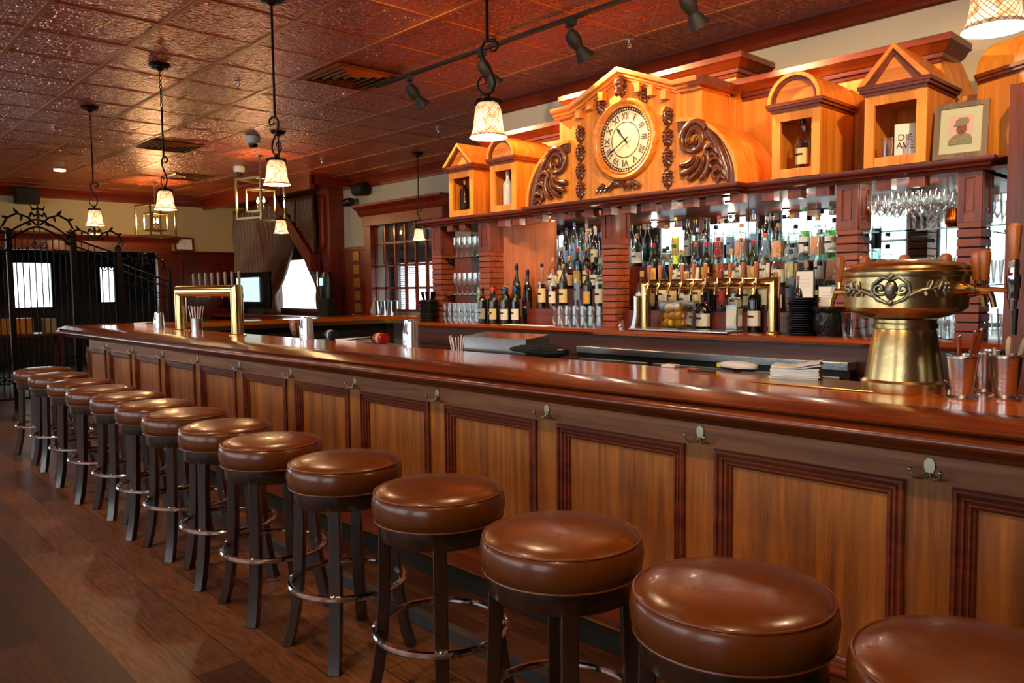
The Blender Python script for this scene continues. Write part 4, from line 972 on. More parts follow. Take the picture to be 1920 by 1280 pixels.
POOL = [('long-necked', 'clear', 'silver', 'white'), ('square', 'clear', 'black', 'cream'), ('long-necked', 'amber', 'black', 'cream'), ('squat', 'amber', 'cork', 'tan'), ('slim', 'clear', 'blue', 'blue'),
        ('long-necked', 'green', 'green', 'white'), ('flared decanter', 'amber', 'silver', 'white'), ('long-necked', 'dark brown', 'gold', 'cream'), ('square', 'amber', 'black', 'black'),
        ('squat', 'clear', 'cork', 'white'), ('slim', 'clear', 'white', 'red'), ('long-necked', 'dark green', 'red', 'yellow'), ('long-necked', 'clear', 'red', 'red'), ('slim', 'yellow', 'gold', 'yellow'),
        ('flared decanter', 'clear', 'cork', 'grey'), ('long-necked', 'pale amber', 'orange', 'white'), ('square', 'clear', 'cork', 'peach'), ('squat', 'black', 'black', 'white'), ('long-necked', 'clear', 'black', 'blue'), ('slim', 'dark green', 'black', 'grey')]
def row(x0, x1, n, y, z, gname, rowname, bay, bias, seed, tops=None):
    r_ = random.Random(seed); last = None
    for i in range(n):
        while True:
            s_ = POOL[r_.choice(bias)] if r_.random() < .7 else r_.choice(POOL)
            if s_ != last: break
        last = s_
        x = x0+(x1-x0)*(i+.5)/n + r_.uniform(-.006, .006)
        wd = {'black': 'black', 'dark brown': 'dark brown', 'dark green': 'dark green'}.get(s_[1], s_[1])
        lab = '%s %s bottle, %s cap, %s label, %s from left, %s, %s' % (wd, s_[0], s_[2], s_[3], ORD[i], rowname, bay)
        put_bottle(s_, (x, y+r_.uniform(-.008, .008), z), lab, gname, rz=r_.uniform(-.3, .3)-.5 if SHAPES[s_[0]]['n'] > 4 else r_.uniform(-.2, .2), sc_=(.84, .84, r_.uniform(.94, 1.12)))
G1 = 'liquor bottles on the stepped tiers'
row(-3.20, -1.83, 16, 4.10, 1.281, G1, 'lowest step', 'wide bay', [0, 2, 3, 6, 16, 17, 1, 9], 11)
row(-3.20, -1.83, 17, 4.235, 1.421, G1, 'middle step', 'wide bay', [1, 9, 12, 0, 10, 5, 15, 8, 11], 12)
row(-3.21, -1.83, 17, 4.38, 1.571, G1, 'top step', 'wide bay', [0, 13, 14, 18, 4, 5, 12, 16], 13)
row(-4.11, -3.80, 3, 4.10, 1.281, G1, 'lowest step', 'narrow bay', [15, 16, 2], 21)
row(-3.76, -3.38, 4, 4.10, 1.281, G1, 'lowest step right', 'narrow bay', [1, 17, 2, 8], 22)
row(-4.12, -3.38, 9, 4.235, 1.421, G1, 'middle step', 'narrow bay', [3, 7, 2, 6, 8, 17], 23)
row(-4.12, -3.38, 10, 4.38, 1.571, G1, 'top step', 'narrow bay', [14, 0, 9, 18, 7, 13, 4], 24)
G2 = 'wine bottles on the back counter'
WINE = [('wine', 'black', 'black', 'grey'), ('wine', 'dark brown', 'cork', 'black'), ('wine', 'dark brown', 'red', 'cream'), ('wine', 'dark green', 'black', 'blue'), ('wine', 'dark green', 'blue', 'white'), ('wine', 'black', 'blue', 'white')]
for i, s_ in enumerate(WINE):
    put_bottle(s_, (-4.50+i*.063, 3.90 + (.045 if i % 2 else 0), CZ), '%s wine bottle with %s label on the back counter, %s from the left' % (s_[1], s_[3], ORD[i]), G2, rz=-.5, sc_=(.86, .86, .92))
for i, x in enumerate((-4.36, -4.25)):
    put_bottle(WINE[2*i+1], (x, 4.02, CZ), 'dark wine bottle standing in the second row behind the others, %s' % ('left one' if i == 0 else 'right one'), G2, sc_=(.86, .86, 1.5 if i else 1.0))
put_bottle(('squat', 'black', 'black', 'white'), (-2.62, 4.0, CZ), 'squat black bottle with oval white label on the counter under the tap bridge', 'bottles under the tap bridge', rz=-.6, sc_=1.0)
put_bottle(('square', 'yellow', 'cork', 'white'), (-2.42, 4.0, CZ), 'square yellowish bottle with white label under the tap bridge', 'bottles under the tap bridge', rz=.1)
put_bottle(('wine', 'black', 'black', 'white'), (-2.29, 4.0, CZ), 'black wine bottle with white label under the tap bridge', 'bottles under the tap bridge', rz=-.5)
put_bottle(('slim', 'dark brown', 'orange', 'red'), (-2.03, 4.0, CZ), 'slim dark sauce bottle with orange cap beside the tap bridge', 'bottles under the tap bridge', rz=-.5)
for i, (sp_, x, y, z_, sc2, lb) in enumerate(((('wine', 'dark brown', 'black', 'black'), -4.235, 4.12, CZ, 1.35, 'tall dark wine bottle before the plain wooden bay panel'),
        (('square', 'clear', 'orange', 'peach'), -4.06, 4.01, 1.281, .95, 'square bottle with peach label at the left front of the narrow bay step'))):
    if i == 0: put_bottle(sp_, (x, y, z_), lb, G2, rz=-.5, sc_=(.9, .9, sc2))
# niche bottles
put_bottle(('long-necked', 'pale amber', 'black', 'cream'), (P(1505, 260, 1, 3.93).x, 3.93, CTZ+.031), 'clear whiskey bottle with round cream label standing in the arched niche', None, rz=-.4, sc_=.92)
put_bottle(('wine', 'white', 'white', None), (P(952, 350, 1, 3.94).x, 3.94, CTZ+.031), 'plain white frosted bottle in the arched niche left of the clock', None, sc_=(.95, .95, .9))
put_bottle(('square', 'dark brown', 'gold', 'black'), (P(872, 360, 1, 3.94).x, 3.94, CTZ+.031), 'square dark bottle with slanted black label in the leftmost niche', None, sc_=(.8, .8, 1.05))

def glass_proto(name, kind, cat, group, lab):
    t = thing(name, lab, cat, group=group)
    P_ = {'tumbler': [(.0, .004), (.030, .004), (.036, .07), (.0365, .09), (.034, .09), (.033, .07), (.028, .008), (.0, .008)][0:8],
          'pint': [(.0, 0), (.03, 0), (.041, .14), (.043, .145), (.041, .145), (.039, .138), (.029, .006), (0, .006)],
          'wineg': [(.0, 0), (.034, 0), (.034, .002), (.006, .006), (.0035, .02), (.0035, .09), (.012, .1), (.034, .125), (.041, .155), (.038, .19), (.033, .215), (.032, .215), (.037, .19), (.039, .155), (.032, .127), (.010, .103), (0, .1)],
          'goblet': [(.0, 0), (.032, 0), (.032, .003), (.006, .008), (.006, .05), (.024, .065), (.032, .1), (.03, .15), (.028, .15), (.030, .1), (.022, .068), (0, .06)]}[kind]
    MB().lathe([(r, z) for r, z in P_], n=20, caps=False).build('bowl' if kind in ('wineg', 'goblet') else 'glass_wall', GLT, t, smooth=50)
    if kind == 'tumbler': MB().lathe([(0, 0), (.03, 0), (.031, .01), (0, .01)], n=16).build('thick_base', GLT, t)
    bpy.context.view_layer.update(); index_kids(t); return t
def spread(proto, xs, rows, sc_, what, where):
    """xs along the shelf; rows = [(row name, y, z)]; every glass gets the label of its place"""
    k = 0
    for rn, y, z in rows:
        for i, x in enumerate(xs):
            place(proto, k == 0, (x, y, z), scale=sc_, label='%s, %s from left in the %s, %s' % (what, ORD[i], rn, where)); k += 1
gp = glass_proto('wine_glass', 'wineg', 'wine glass', 'stemmed wine glasses on the upper right shelf', 'clear stemmed wine glass on the upper glass shelf of the right bay')
R4 = ['front row', 'second row', 'third row', 'rear row']
spread(gp, [-1.665+.064*i for i in range(6)], [(R4[k], y, 1.69) for k, y in enumerate((4.04, 4.14, 4.24, 4.34))], (.78, .78, .88), 'clear wine glass', 'upper right shelf')
cm = MB().lathe([(0, 0), (.03, 0), (.042, .02), (.043, .05), (.036, .085), (.034, .085), (.04, .05), (.03, .006), (0, .006)], n=28).tube([(.04, 0, .07), (.065, 0, .065), (.066, 0, .03), (.042, 0, .02)], .004, 6).build('copper_mug', COP, loc=(-1.285, 4.03, 1.69)); tag(cm, 'shiny copper mug at the right end of the wine glass shelf', 'mug')
gp = glass_proto('pint_glass', 'pint', 'pint glass', 'tall glasses on the middle right shelf', 'clear tall glass on the middle shelf behind the brass beer tower')
spread(gp, [-1.665+.07*i for i in range(6)], [('front row', 4.05, 1.425), ('rear row', 4.18, 1.425)], (.76, .76, .9), 'clear tall glass', 'middle right shelf')
gp = glass_proto('tumbler', 'tumbler', 'tumbler', 'tumblers on the counter of the right bay', 'clear short tumbler on the back counter behind the brass beer tower')
spread(gp, [-1.66+.075*i for i in range(6)], [('front row', 3.98, CZ), ('rear row', 4.09, CZ)], 1.0, 'clear tumbler', 'counter behind the brass tower')
gp = glass_proto('tumbler', 'tumbler', 'tumbler', 'tumblers stacked in two layers before the narrow bay', 'clear short tumbler in the two-layer stack below the liquor bottles')
spread(gp, [-3.745+.0715*i for i in range(6)], [(a+' '+b, y, CZ+k*.069) for k, a in enumerate(('lower', 'upper')) for b, y in (('front row', 3.92), ('rear row', 3.99))], (.9, .9, .74), 'clear tumbler', 'stack before the narrow bay')
gp = glass_proto('goblet', 'goblet', 'goblet', 'goblets on the upper left shelf', 'clear stemmed goblet on the upper glass shelf of the left bay')
spread(gp, [-4.99+.066*i for i in range(6)], [(R4[k], y, 1.68) for k, y in enumerate((4.05, 4.16, 4.27))], (.85, .85, 1.1), 'clear goblet', 'top left glass shelf')
gp = glass_proto('goblet', 'goblet', 'goblet', 'goblets on the lower left shelf', 'clear stemmed goblet on the lower glass shelf of the left bay')
spread(gp, [-4.99+.066*i for i in range(6)], [('front row', 4.05, 1.385), ('rear row', 4.16, 1.385)], (.9, .9, 1.15), 'clear goblet', 'lower left glass shelf')
gp = glass_proto('tumbler', 'tumbler', 'tumbler', 'tumblers stacked on the counter of the left bay', 'clear short tumbler in the stack on the counter of the left bay')
spread(gp, [-4.97+.068*i for i in range(6)], [(a+' '+b, y, CZ+k*.075) for k, a in enumerate(('lower', 'upper')) for b, y in (('front row', 3.93), ('rear row', 4.02))], (.88, .88, .8), 'clear tumbler', 'stack on the left counter')
gp = glass_proto('tall_glass', 'pint', 'glass', 'glasses on the side shelf right of the last column', 'clear glass on the small shelf between last column and dark post')
spread(gp, [-1.08], [('upper front', 4.06, 1.69), ('upper rear', 4.16, 1.69), ('lower front', 4.06, CZ), ('lower rear', 4.16, CZ)], (.7, .7, 1), 'clear glass', 'beside the dark post')

# ================================================================== THINGS ON THE FRONT BAR
# brass mushroom beer tower with ring of taps
TX, TY = -1.0, 2.69
bt = thing('beer_tower', 'round brass mushroom beer tower with scroll ornament and wooden tap handles', 'beer tower', (TX, TY, TOPZ))
MB().lathe([(0, 0), (.128, 0), (.129, .004), (.129, .034), (.124, .038), (.118, .042), (.112, .09), (.102, .15), (.094, .20), (.092, .205), (.098, .208), (.098, .222), (.094, .226), (.094, .236), (0, .236)], n=64).build('pedestal', BR2, bt, smooth=30)
MB().lathe([(0, .236), (.10, .24), (.13, .248), (.165, .262), (.178, .272), (.182, .276), (.182, .372), (.187, .374), (.188, .378), (.188, .388), (.184, .392), (.186, .398), (.182, .406), (.165, .414), (.12, .423), (.06, .428), (0, .43)], n=72).build('drum', BR2, bt, smooth=30)
og = MB(); Rd = .184
def onr(a, z, d=0): return ((Rd+d)*math.cos(a), (Rd+d)*math.sin(a), z)
a_c = math.atan2(0-TY, 0-TX)-.22           # towards the stools, turned slightly left
for s_ in (-1, 1):
    og.tube([onr(a_c+s_*u, .33+v, .004) for u, v in spiral(.17, .012, .085, .01, 0, 1.5, 22)] if False else [onr(a_c+s_*(.17+ru*math.cos(t_)), .335+ru*.18*math.sin(t_), .005) for ru, t_ in [(.12*(1-i/26), PI+i/26*2*PI*1.5) for i in range(24)]], .0045, 6)
    og.tube([onr(a_c+s_*.02, .365, .005), onr(a_c+s_*.12, .372, .006), onr(a_c+s_*.27, .35, .005), onr(a_c+s_*.3, .325, .004), onr(a_c+s_*.2, .302, .005), onr(a_c+s_*.05, .29, .004)], [.006, .006, .006, .006, .007, .004], 7)
    og.tube([onr(a_c+s_*.24, .31, .004), onr(a_c+s_*.36, .322, .006), onr(a_c+s_*.48, .33, .005), onr(a_c+s_*.62, .334, .006), onr(a_c+s_*.78, .342, .005)], [.005, .008, .007, .006, .004], 7)
    for k in range(5):
        aa = a_c+s_*(.5+.075*k); og.tube([onr(aa, .333, .004), onr(aa+s_*.03, .352 if k % 2 else .317, .01), onr(aa+s_*.05, .36 if k % 2 else .31, .004)], [.006, .007, .002], 6)
    for k in range(6): og.sphere(onr(a_c+s_*(.86+.035*math.cos(k)), .335+.014*math.sin(k*1.05*2), .003), .009, 8, 6)
og.sphere(onr(a_c, .372, .004), .011, 10, 8); og.sphere(onr(a_c, .292, .003), .010, 10, 8); og.sphere(onr(a_c, .332, -.004), .02, 10, 8, 1.6)
og.build('scroll_ornament', PEW, bt, smooth=60)
def tap(i, a, parent, big=False):
    f = MB(); u = Vector((math.cos(a), math.sin(a), 0))
    f.tube([u*.182+Vector((0, 0, .325)), u*.205+Vector((0, 0, .325))], [.022, .014], 14); f.tube([u*.2+Vector((0, 0, .325)), u*.235+Vector((0, 0, .325))], .013, 12)
    f.tube([u*.235+Vector((0, 0, .325)), u*.245+Vector((0, 0, .30)), u*.25+Vector((0, 0, .275))], [.011, .009, .008], 10)
    f.tube([u*.222+Vector((0, 0, .33)), u*.222+Vector((0, 0, .36))], .006, 8)
    o = f.build('faucet', BR, parent)
    MB().lathe([(0, .358), (.009, .358), (.012, .37), (.018, .43), (.017, .445), (.01, .452), (0, .453)], (u.x*.222, u.y*.222, 0), 14).build('tap_handle', WH, o)
for i, a in enumerate((.15, .75, 1.35, 1.95, 2.55, 3.1)): tap(i, a, bt)
# long-spouted chrome faucet at right
f = MB(); f.tube([(.18, -.03, .335), (.225, -.05, .333)], [.02, .014], 14); f.tube([(.225, -.05, .333), (.33, -.09, .328)], [.009, .007], 10)
o = f.build('side_spout', BR, bt)
px_, py_ = .33, -.09
MB().lathe([(0, .27), (.008, .27), (.012, .30), (.015, .302), (.016, .33), (.02, .345), (.02, .37), (.014, .378), (.015, .41), (.010, .42), (0, .42)], (px_, py_, 0), 16).build('chrome_faucet', CH, o)
MB().lathe([(0, .20), (.006, .20), (.009, .275), (0, .275)], (px_+.006, py_, 0), 10).build('nozzle', BL, o)
MB().lathe([(0, .418), (.012, .418), (.014, .44), (.018, .50), (.017, .512), (.01, .52), (0, .52)], (px_, py_, 0), 16).build('tap_handle', WH, o)
dm = MB().box(-1.50, -1.02, 2.57, 2.80, TOPZ, TOPZ+.006).build('base', BR2, smooth=0, bevel=.004)
tag(dm, 'flat brass drip plate set in the bar top under the beer tower', 'drip plate'); dm.name = 'drip_plate'

# julep cups with sticks
def cup(x, y, lab, scale=1.0):
    t = thing('metal_cup', lab, 'cup', (x, y, TOPZ)); t.scale = (scale,)*3
    MB().lathe([(0, 0), (.042, 0), (.043, .006), (.036, .010), (.031, .014), (.044, .125), (.046, .126), (.046, .131), (.044, .133), (.045, .136), (.042, .136), (.029, .02), (0, .018)], n=40).build('cup_wall', ST, t, smooth=40)
    return t
c1 = P(1803, 748, 2, TOPZ); c2 = P(1884, 748, 2, TOPZ); c3 = P(1835, 738, 2, TOPZ)
cup(c1.x, c1.y, 'brushed steel cup holding wooden sticks beside the beer tower')
cup(c2.x, c2.y, 'brushed steel cup with white sticks, nearest the right edge')
cup(c3.x+.0, c3.y+.05, 'brushed steel cup half hidden behind the two front cups')
def stick(x, y, z, dx, dy, L, r, mat_, lab, nm='cocktail_stick', cat='stick', tip=None, grp=None):
    t = tag(MB().tube([(0, 0, 0), (dx*.5, dy*.5, L*.5), (dx*.9, dy*.9, L*.92), (dx, dy, L)], [r*.6, r, r*1.3, r*.5], 8).build(nm, mat_, loc=(x, y, z)), lab, cat, grp)
    if tip: MB().sphere((dx, dy, L), r*1.2, 8, 6).build('tip', tip, t)
    return t
TORT = plain('amber_plastic', '7a3014', .15, coat=.5)
stick(c1.x-.01, c1.y, TOPZ+.02, 0, .0, .17, .005, TORT, 'amber bar tool handle standing upright in the left cup', tip=CH, nm='bar_tool', cat='bar tool')
stick(c1.x+.005, c1.y, TOPZ+.02, .025, .01, .185, .0055, TORT, 'amber bar tool with steel end leaning right in the left cup, front one', tip=CH, nm='bar_tool', cat='bar tool')
stick(c1.x+.012, c1.y+.01, TOPZ+.02, .03, .012, .19, .0055, TORT, 'amber bar tool with steel end leaning right in the left cup, rear one', tip=CH, nm='bar_tool', cat='bar tool')
SW = plain('pale_wood', 'cdb894', .6)
stick(c2.x-.02, c2.y, TOPZ+.02, -.012, 0, .135, .004, WHP, 'short white stick leaning left in the right cup', tip=None)
stick(c2.x+.0, c2.y, TOPZ+.02, .006, .003, .17, .006, SW, 'pale wooden stick standing upright in the right cup')
stick(c2.x+.008, c2.y, TOPZ+.02, .04, .01, .17, .006, SW, 'pale wooden stick leaning right in the right cup, front one')
stick(c2.x+.012, c2.y+.01, TOPZ+.02, .05, .02, .165, .0055, SW, 'pale wooden stick leaning right in the right cup, rear one')
stick(c2.x-.008, c2.y+.01, TOPZ+.02, -.006, .008, .13, .006, BL, 'short black stick in the right cup')

def napkins(px, py, wx, wy, h, rz, lab, n=9, mat_=PAP, z=TOPZ):
    q = P(px, py, 2, z); t = thing('napkin_stack', lab, 'napkins', (q.x, q.y, z), rz)
    r_ = random.Random(px)
    g = MB(); nx = 10
    for k in range(n):
        z0 = h*k/n; z1 = h*(k+.85)/n; ox, oy = r_.uniform(-.006, .006), r_.uniform(-.006, .006); vs = []; fs = []
        for j in (0, 1):
            for i in range(nx+1):
                u = i/nx; dz = .006*math.sin(u*5+k*.4)*(k/n) + (.012*(u**3) if k > n-3 else 0)
                for yy in (0, wy): vs.append((ox+(u-.5)*wx, oy+yy-wy/2, (z0 if j == 0 else z1)+dz*(k/n)))
        M_ = (nx+1)*2
        for i in range(nx):
            a = i*2; fs += [(a, a+1, a+3, a+2), (M_+a, M_+a+2, M_+a+3, M_+a+1), (a, a+2, M_+a+2, M_+a), (a+1, M_+a+1, M_+a+3, a+3)]
        fs += [(0, M_, M_+1, 1), (nx*2, nx*2+1, M_+nx*2+1, M_+nx*2)]
        g.add(vs, fs)
    g.build('folded_paper', mat_, t, smooth=0)
    t2 = t; return t2
napkins(1493, 710, .17, .12, .055, R(20), 'tall uneven stack of white paper napkins on the bar by the brass tower')
napkins(663, 641, .2, .14, .022, R(10), 'low stack of white napkins on the bar between two steel shakers')
napkins(278, 612, .3, .16, .04, R(5), 'white napkin stack on the bar near its far corner')
def shaker(px, py, h, r, lab):
    q = P(px, py, 2, TOPZ); t = thing('cocktail_shaker', lab, 'cocktail shaker', (q.x, q.y, TOPZ), .4)
    g = MB().lathe([(0, 0), (r, 0), (r+.001, .004), (r*.98, h*.55), (r*.86, h*.62), (r*.68, h), (0, h)], n=30); g.v = [(x+z*.0, y, z) for x, y, z in g.v]; g.build('tin', CH, t, smooth=30)
    MB().lathe([(r*1.02, 0), (r*1.12, .0), (r*.83, h*.93), (r*.76, h*.93)], (.02, .0, 0), 30).build('outer_tin', ST, t, smooth=30)
    return t
shaker(768, 650, .165, .042, 'tall steel cocktail shaker on the bar, nearest of the shakers')
shaker(573, 636, .165, .042, 'tall steel cocktail shaker on the bar beside the glass vessel')
shaker(297, 614, .155, .042, 'steel cocktail shaker by the napkins near the far bar corner')
q = P(545, 631, 2, TOPZ); g = MB(); n_ = 48; vs = []
pr2 = [(.05, 0), (.065, .02), (.075, .07), (.08, .115), (.085, .13), (.08, .13), (.07, .07), (.05, .02)]
for j, (r, z) in enumerate(pr2):
    for i in range(n_): a = 2*PI*i/n_; rr = r*(1+.05*math.cos(12*a)); vs.append((rr*math.cos(a), rr*math.sin(a), z))
g.add(vs, [(j*n_+i, j*n_+(i+1) % n_, (j+1)*n_+(i+1) % n_, (j+1)*n_+i) for j in range(len(pr2)-1) for i in range(n_)])
tag(g.build('glass_vessel', GLT, loc=(q.x, q.y+.08, TOPZ), smooth=60), 'fluted clear glass vessel on the bar left of a shaker', 'glass vessel')
# straws in a holder by the left brass rail
def straws(x, y, z, n, h, lab_holder, lab_straw, r=.05, holder=True, tall=.2):
    if holder: tag(MB().lathe([(0, 0), (r, 0), (r*1.05, h), (r*.98, h), (r*.93, .005), (0, .005)], (0, 0, 0), 24).build('straw_holder', ST, loc=(x, y, z), smooth=40), lab_holder, 'straw holder')
    r_ = random.Random(n); 
    for k in range(n):
        a = 2*PI*k/n; b = r*.6*(.4+.6*(k % 3)/2); dx, dy = math.cos(a)*.035, math.sin(a)*.035
        o = MB().tube([(b*math.cos(a), b*math.sin(a), .008), (b*math.cos(a)+dx, b*math.sin(a)+dy, tall*(.92+.08*r_.random()))], .0035, 6).build('straw', PAP, loc=(x, y, z))
        tag(o, lab_straw % ORD[k], 'straw', 'white wrapped straws')
q = P(363, 620, 2, TOPZ); straws(q.x, q.y+.03, TOPZ, 12, .11, 'steel holder full of white straws inside the brass rail', 'white wrapped straw in the steel holder by the brass rail, %s around', tall=.23)

# brass bridge tap rails (square-arched pipes)
def bridge(nm, lab, x0, x1, y, z0, z1, r, ntap, hz, side, wood_first=False):
    t = thing(nm, lab, 'beer tap rail', (0, 0, 0))
    MB().tube([(x0, y, z0), (x0, y, z1-r), ], r, 28).build('leg', BR, t, smooth=60)
    MB().tube([(x1, y, z0), (x1, y, z1-r), ], r, 28).build('leg', BR, t, smooth=60)
    # mitred horizontal pipe
    g = MB(); n = 28; vs = []
    for s_, xx in ((1, x0), (-1, x1)):
        for k in range(n):
            a = 2*PI*k/n; zz = r*math.sin(a); vs.append((xx-s_*zz, y+r*math.cos(a), z1-r+zz))
    g.add(vs, [(k, (k+1) % n, n+(k+1) % n, n+k) for k in range(n)]); 
    for s_, xx in ((1, x0), (-1, x1)):   # mitred corner tops
        vs = [(xx-s_*r*math.sin(2*PI*k/n), y+r*math.cos(2*PI*k/n), z1-r+r*math.sin(2*PI*k/n)) for k in range(n)]+[(xx-s_*r*math.sin(2*PI*k/n), y+r*math.cos(2*PI*k/n), z1-2.4*r) for k in range(n)]
        g.add(vs, [(k, (k+1) % n, n+(k+1) % n, n+k) for k in range(n)])
    g.build('cross_pipe', BR, t, smooth=60)
    for xx in (x0, x1): MB().lathe([(0, 0), (r*1.35, 0), (r*1.35, .006), (r*1.1, .012), (r, .014)], (xx, y, z0), 28).build('foot_flange', BR, t)
    for k in range(ntap):
        x = x0+(x1-x0)*(k+.9)/(ntap+.8); g = MB()
        g.tube([(x, y+side*r*.8, z1-r), (x, y+side*(r+.045), z1-r)], [.013, .011], 10); g.tube([(x, y+side*(r+.04), z1-r), (x, y+side*(r+.055), z1-r-.03), (x, y+side*(r+.058), z1-r-.06)], [.010, .009, .007], 10)
        g.tube([(x, y+side*(r+.03), z1-r), (x, y+side*(r+.03), z1-r+.035)], .006, 8)
        fo_ = g.build('faucet', BR if side < 0 else CH, t)
        MB().lathe([(0, .0), (.007, 0), (.009, .012), (.0135, hz*.8), (.012, hz*.95), (.006, hz), (0, hz)], (x, y+side*(r+.03), z1-r+.03), 12).build('tap_handle', WH if side < 0 else WHG, fo_)
    return t
WHG = plain('worn_grey_handle', '8c7a6c', .5, var=.2)
bridge('beer_tap_rail', 'large square brass tap rail standing on the far part of the bar', -7.28, -6.08, 2.68, TOPZ, 1.485, .05, 8, .13, 1)
bridge('beer_tap_rail', 'brass bridge tap rail with ten wooden handles on the back counter', -2.97, -2.12, 3.90, CZ, 1.475, .032, 10, .085, -1)
# clear tub of lemons
tb = P(1268, 614, 1, 3.86)
tub = thing('plastic_tub', 'clear plastic tub full of lemons under the brass tap rail', 'tub', (tb.x, 3.86, CZ+.012))
MB().lathe([(0, 0), (.085, 0), (.09, .004), (.108, .155), (.118, .157), (.118, .165), (.104, .165), (.085, .006), (0, .005)], n=4, a0=PI/4, a1=PI/4+2*PI).build('tub_wall', PLA, tub, smooth=0, bevel=.008)
r_ = random.Random(3); k = 0
for lv, pts in enumerate(([(-.04, -.035), (.0, -.04), (.04, -.03), (-.02, .03), (.03, .03)], [(-.045, -.02), (.005, -.035), (.045, -.03), (.0, .03)], [(-.03, -.03), (.03, -.02), (0, .025)])):
    for (dx, dy) in pts:
        o = MB().lathe([(0, -.031), (.006, -.029), (.018, -.022), (.0255, -.008), (.0255, .008), (.018, .022), (.007, .029), (.005, .034), (0, .035)], n=16).build('lemon', LEM, loc=(tb.x+dx, 3.86+dy, CZ+.045+lv*.044))
        o.rotation_euler = (r_.uniform(.6, 1.6), r_.uniform(-1, 1), r_.uniform(0, 3)); k += 1
        tag(o, 'yellow lemon in the clear tub, %s layer, %s placed from the left' % (('bottom', 'middle', 'top')[lv], ORD[pts.index((dx, dy))]), 'lemon', 'lemons in the plastic tub')
tr = MB().box(-3.0, -2.32, 3.765, 3.94, CZ, CZ+.012).build('steel_drip_tray', ST, smooth=0, bevel=.003); tag(tr, 'long flat steel drip tray on the back counter edge', 'drip tray')
# stack of dark plates, carved black pot, menus, glass
a, b = P(1470, 630, 1, 3.87), P(1532, 632, 1, 3.87); cx_ = (a.x+b.x)/2; rp = (b.x-a.x)/2*.93
for k in range(16):
    o = MB().lathe([(0, 0), (rp*.6, 0), (rp, .010), (rp, .0125), (rp*.6, .004), (0, .004)], n=40).build('plate', BL, loc=(cx_, 3.90, CZ+.0122*k), smooth=40)
    tag(o, 'black round plate in the stack on the back counter, %s from the bottom' % ORD[k], 'plate', 'stack of black plates')
BPT = plain('black_carved_pot', '120d0b', .3, bump=.9, bscale=30)
q1, q2 = P(1528, 632, 1, 3.88), P(1572, 632, 1, 3.88)
pt = thing('carved_pot', 'black carved pot with rim beside the stack of plates', 'pot', ((q1.x+q2.x)/2, 3.90, CZ)); rr = .075
MB().lathe([(0, 0), (rr*.8, 0), (rr*.8, .008), (rr*.95, .03), (rr, .09), (rr*.97, .115), (rr*.97, .12), (rr*1.12, .145), (rr*1.12, .15), (rr*.95, .15), (rr*.85, .11), (0, .1)], n=40).build('pot_body', BPT, pt, smooth=50)
g = MB()
for k in range(12):
    a = 2*PI*k/12; g.tube([((rr*(.93+.06*u)+.001)*math.cos(a+u*.5), (rr*(.93+.06*u)+.001)*math.sin(a+u*.5), .03+.08*u) for u in (0, .33, .66, 1)], .004, 6)
g.build('carved_ribs', BL, pt)
def menu(px0, px1, py0, py1, y, lab):
    a, b = P(px0, py1, 1, y), P(px1, py0, 1, y); t = thing('menu_stand', lab, 'menu', (a.x, y, a.z), 0)
    W_, H_ = b.x-a.x, b.z-a.z
    f = MB().box(0, W_, 0, .006, 0, H_).build('holder', BL, t, smooth=0)
    MB().box(.006, W_-.006, -.0012, 0, .006, H_-.006).build('page', PAP, f, smooth=0)
    g = MB()
    for zz in (.86, .8, .76, .4, .3, .26, .2): g.box(W_*.2, W_*.8, -.0018, -.0012, H_*zz, H_*zz+.0012)
    g.build('text_lines', plain('pale_ink', '9a9a96', .7) if 'pale_ink' not in MATS else MATS['pale_ink'], f, smooth=0)
menu(1490, 1527, 506, 632, 3.99, 'taller white menu in a black stand behind the plates')
menu(1532, 1570, 535, 632, 4.0, 'shorter white menu in a black stand behind the carved pot')
gp = glass_proto('pint_glass', 'pint', 'glass', None, 'x'); q = P(1590, 630, 1, 3.88)
place(gp, True, (q.x, 3.88, CZ), label='clear pint glass standing before the column right of the pot', scale=(.9, .9, .85))
o = MB().tube([(0, 0, .01), (.004, 0, .12)], .009, 8).build('steel_bar_tool', BL, loc=(q.x, 3.88, CZ)); tag(o, 'black bar tool standing in the pint glass by the column', 'bar tool')
# curved steel piece and jigger left of the tap rail
q = P(1185, 612, 1, 3.87)
g = MB().prism([(0, 0), (.045, 0), (.06, .09), (.058, .20), (.04, .205), (.04, .10), (.02, .02)], lambda p, q_, t_: (p, t_, q_), -.03, .03); o = g.build('steel_scoop', ST, loc=(q.x-.01, 3.88, CZ)); tag(o, 'curved upright steel scoop left of the brass tap rail', 'scoop')
g = MB().lathe([(0, 0), (.018, 0), (.02, .02), (.012, .03), (.02, .055), (.018, .055), (0, .035)], n=20); tag(g.build('jigger', ST, loc=(q.x-.05, 3.83, CZ)), 'small steel jigger on the counter edge before the column', 'jigger')
sh_ = MB().box(-4.15, -3.72, 3.77, 3.87, CZ, CZ+.003).build('paper_sheet', PAP, smooth=0); tag(sh_, 'flat white sheet lying on the back counter before the bottles', 'paper')
# black utensil caddy at left end of back bar
q = P(805, 605, 1, 3.93); cd = thing('utensil_caddy', 'ribbed black caddy full of dark utensils at the left end of the back counter', 'caddy', (P(804, 605, 1, 3.87).x, 3.87, CZ)); cd.scale = (1.22, 1.22, 1.0)
cp_ = [(0, 0), (.062, 0)]
for k in range(14): cp_ += [(.066, .004+.012*k), (.062, .010+.012*k)]
MB().lathe(cp_+[(.055, .175), (0, .17)], n=28).build('caddy_body', BL, cd)
for k in range(7):
    a = 2*PI*k/7; MB().tube([(.03*math.cos(a), .03*math.sin(a), .16), (.045*math.cos(a), .045*math.sin(a), .24)], [.006, .011], 6).build('utensil', DRK['black'], cd)
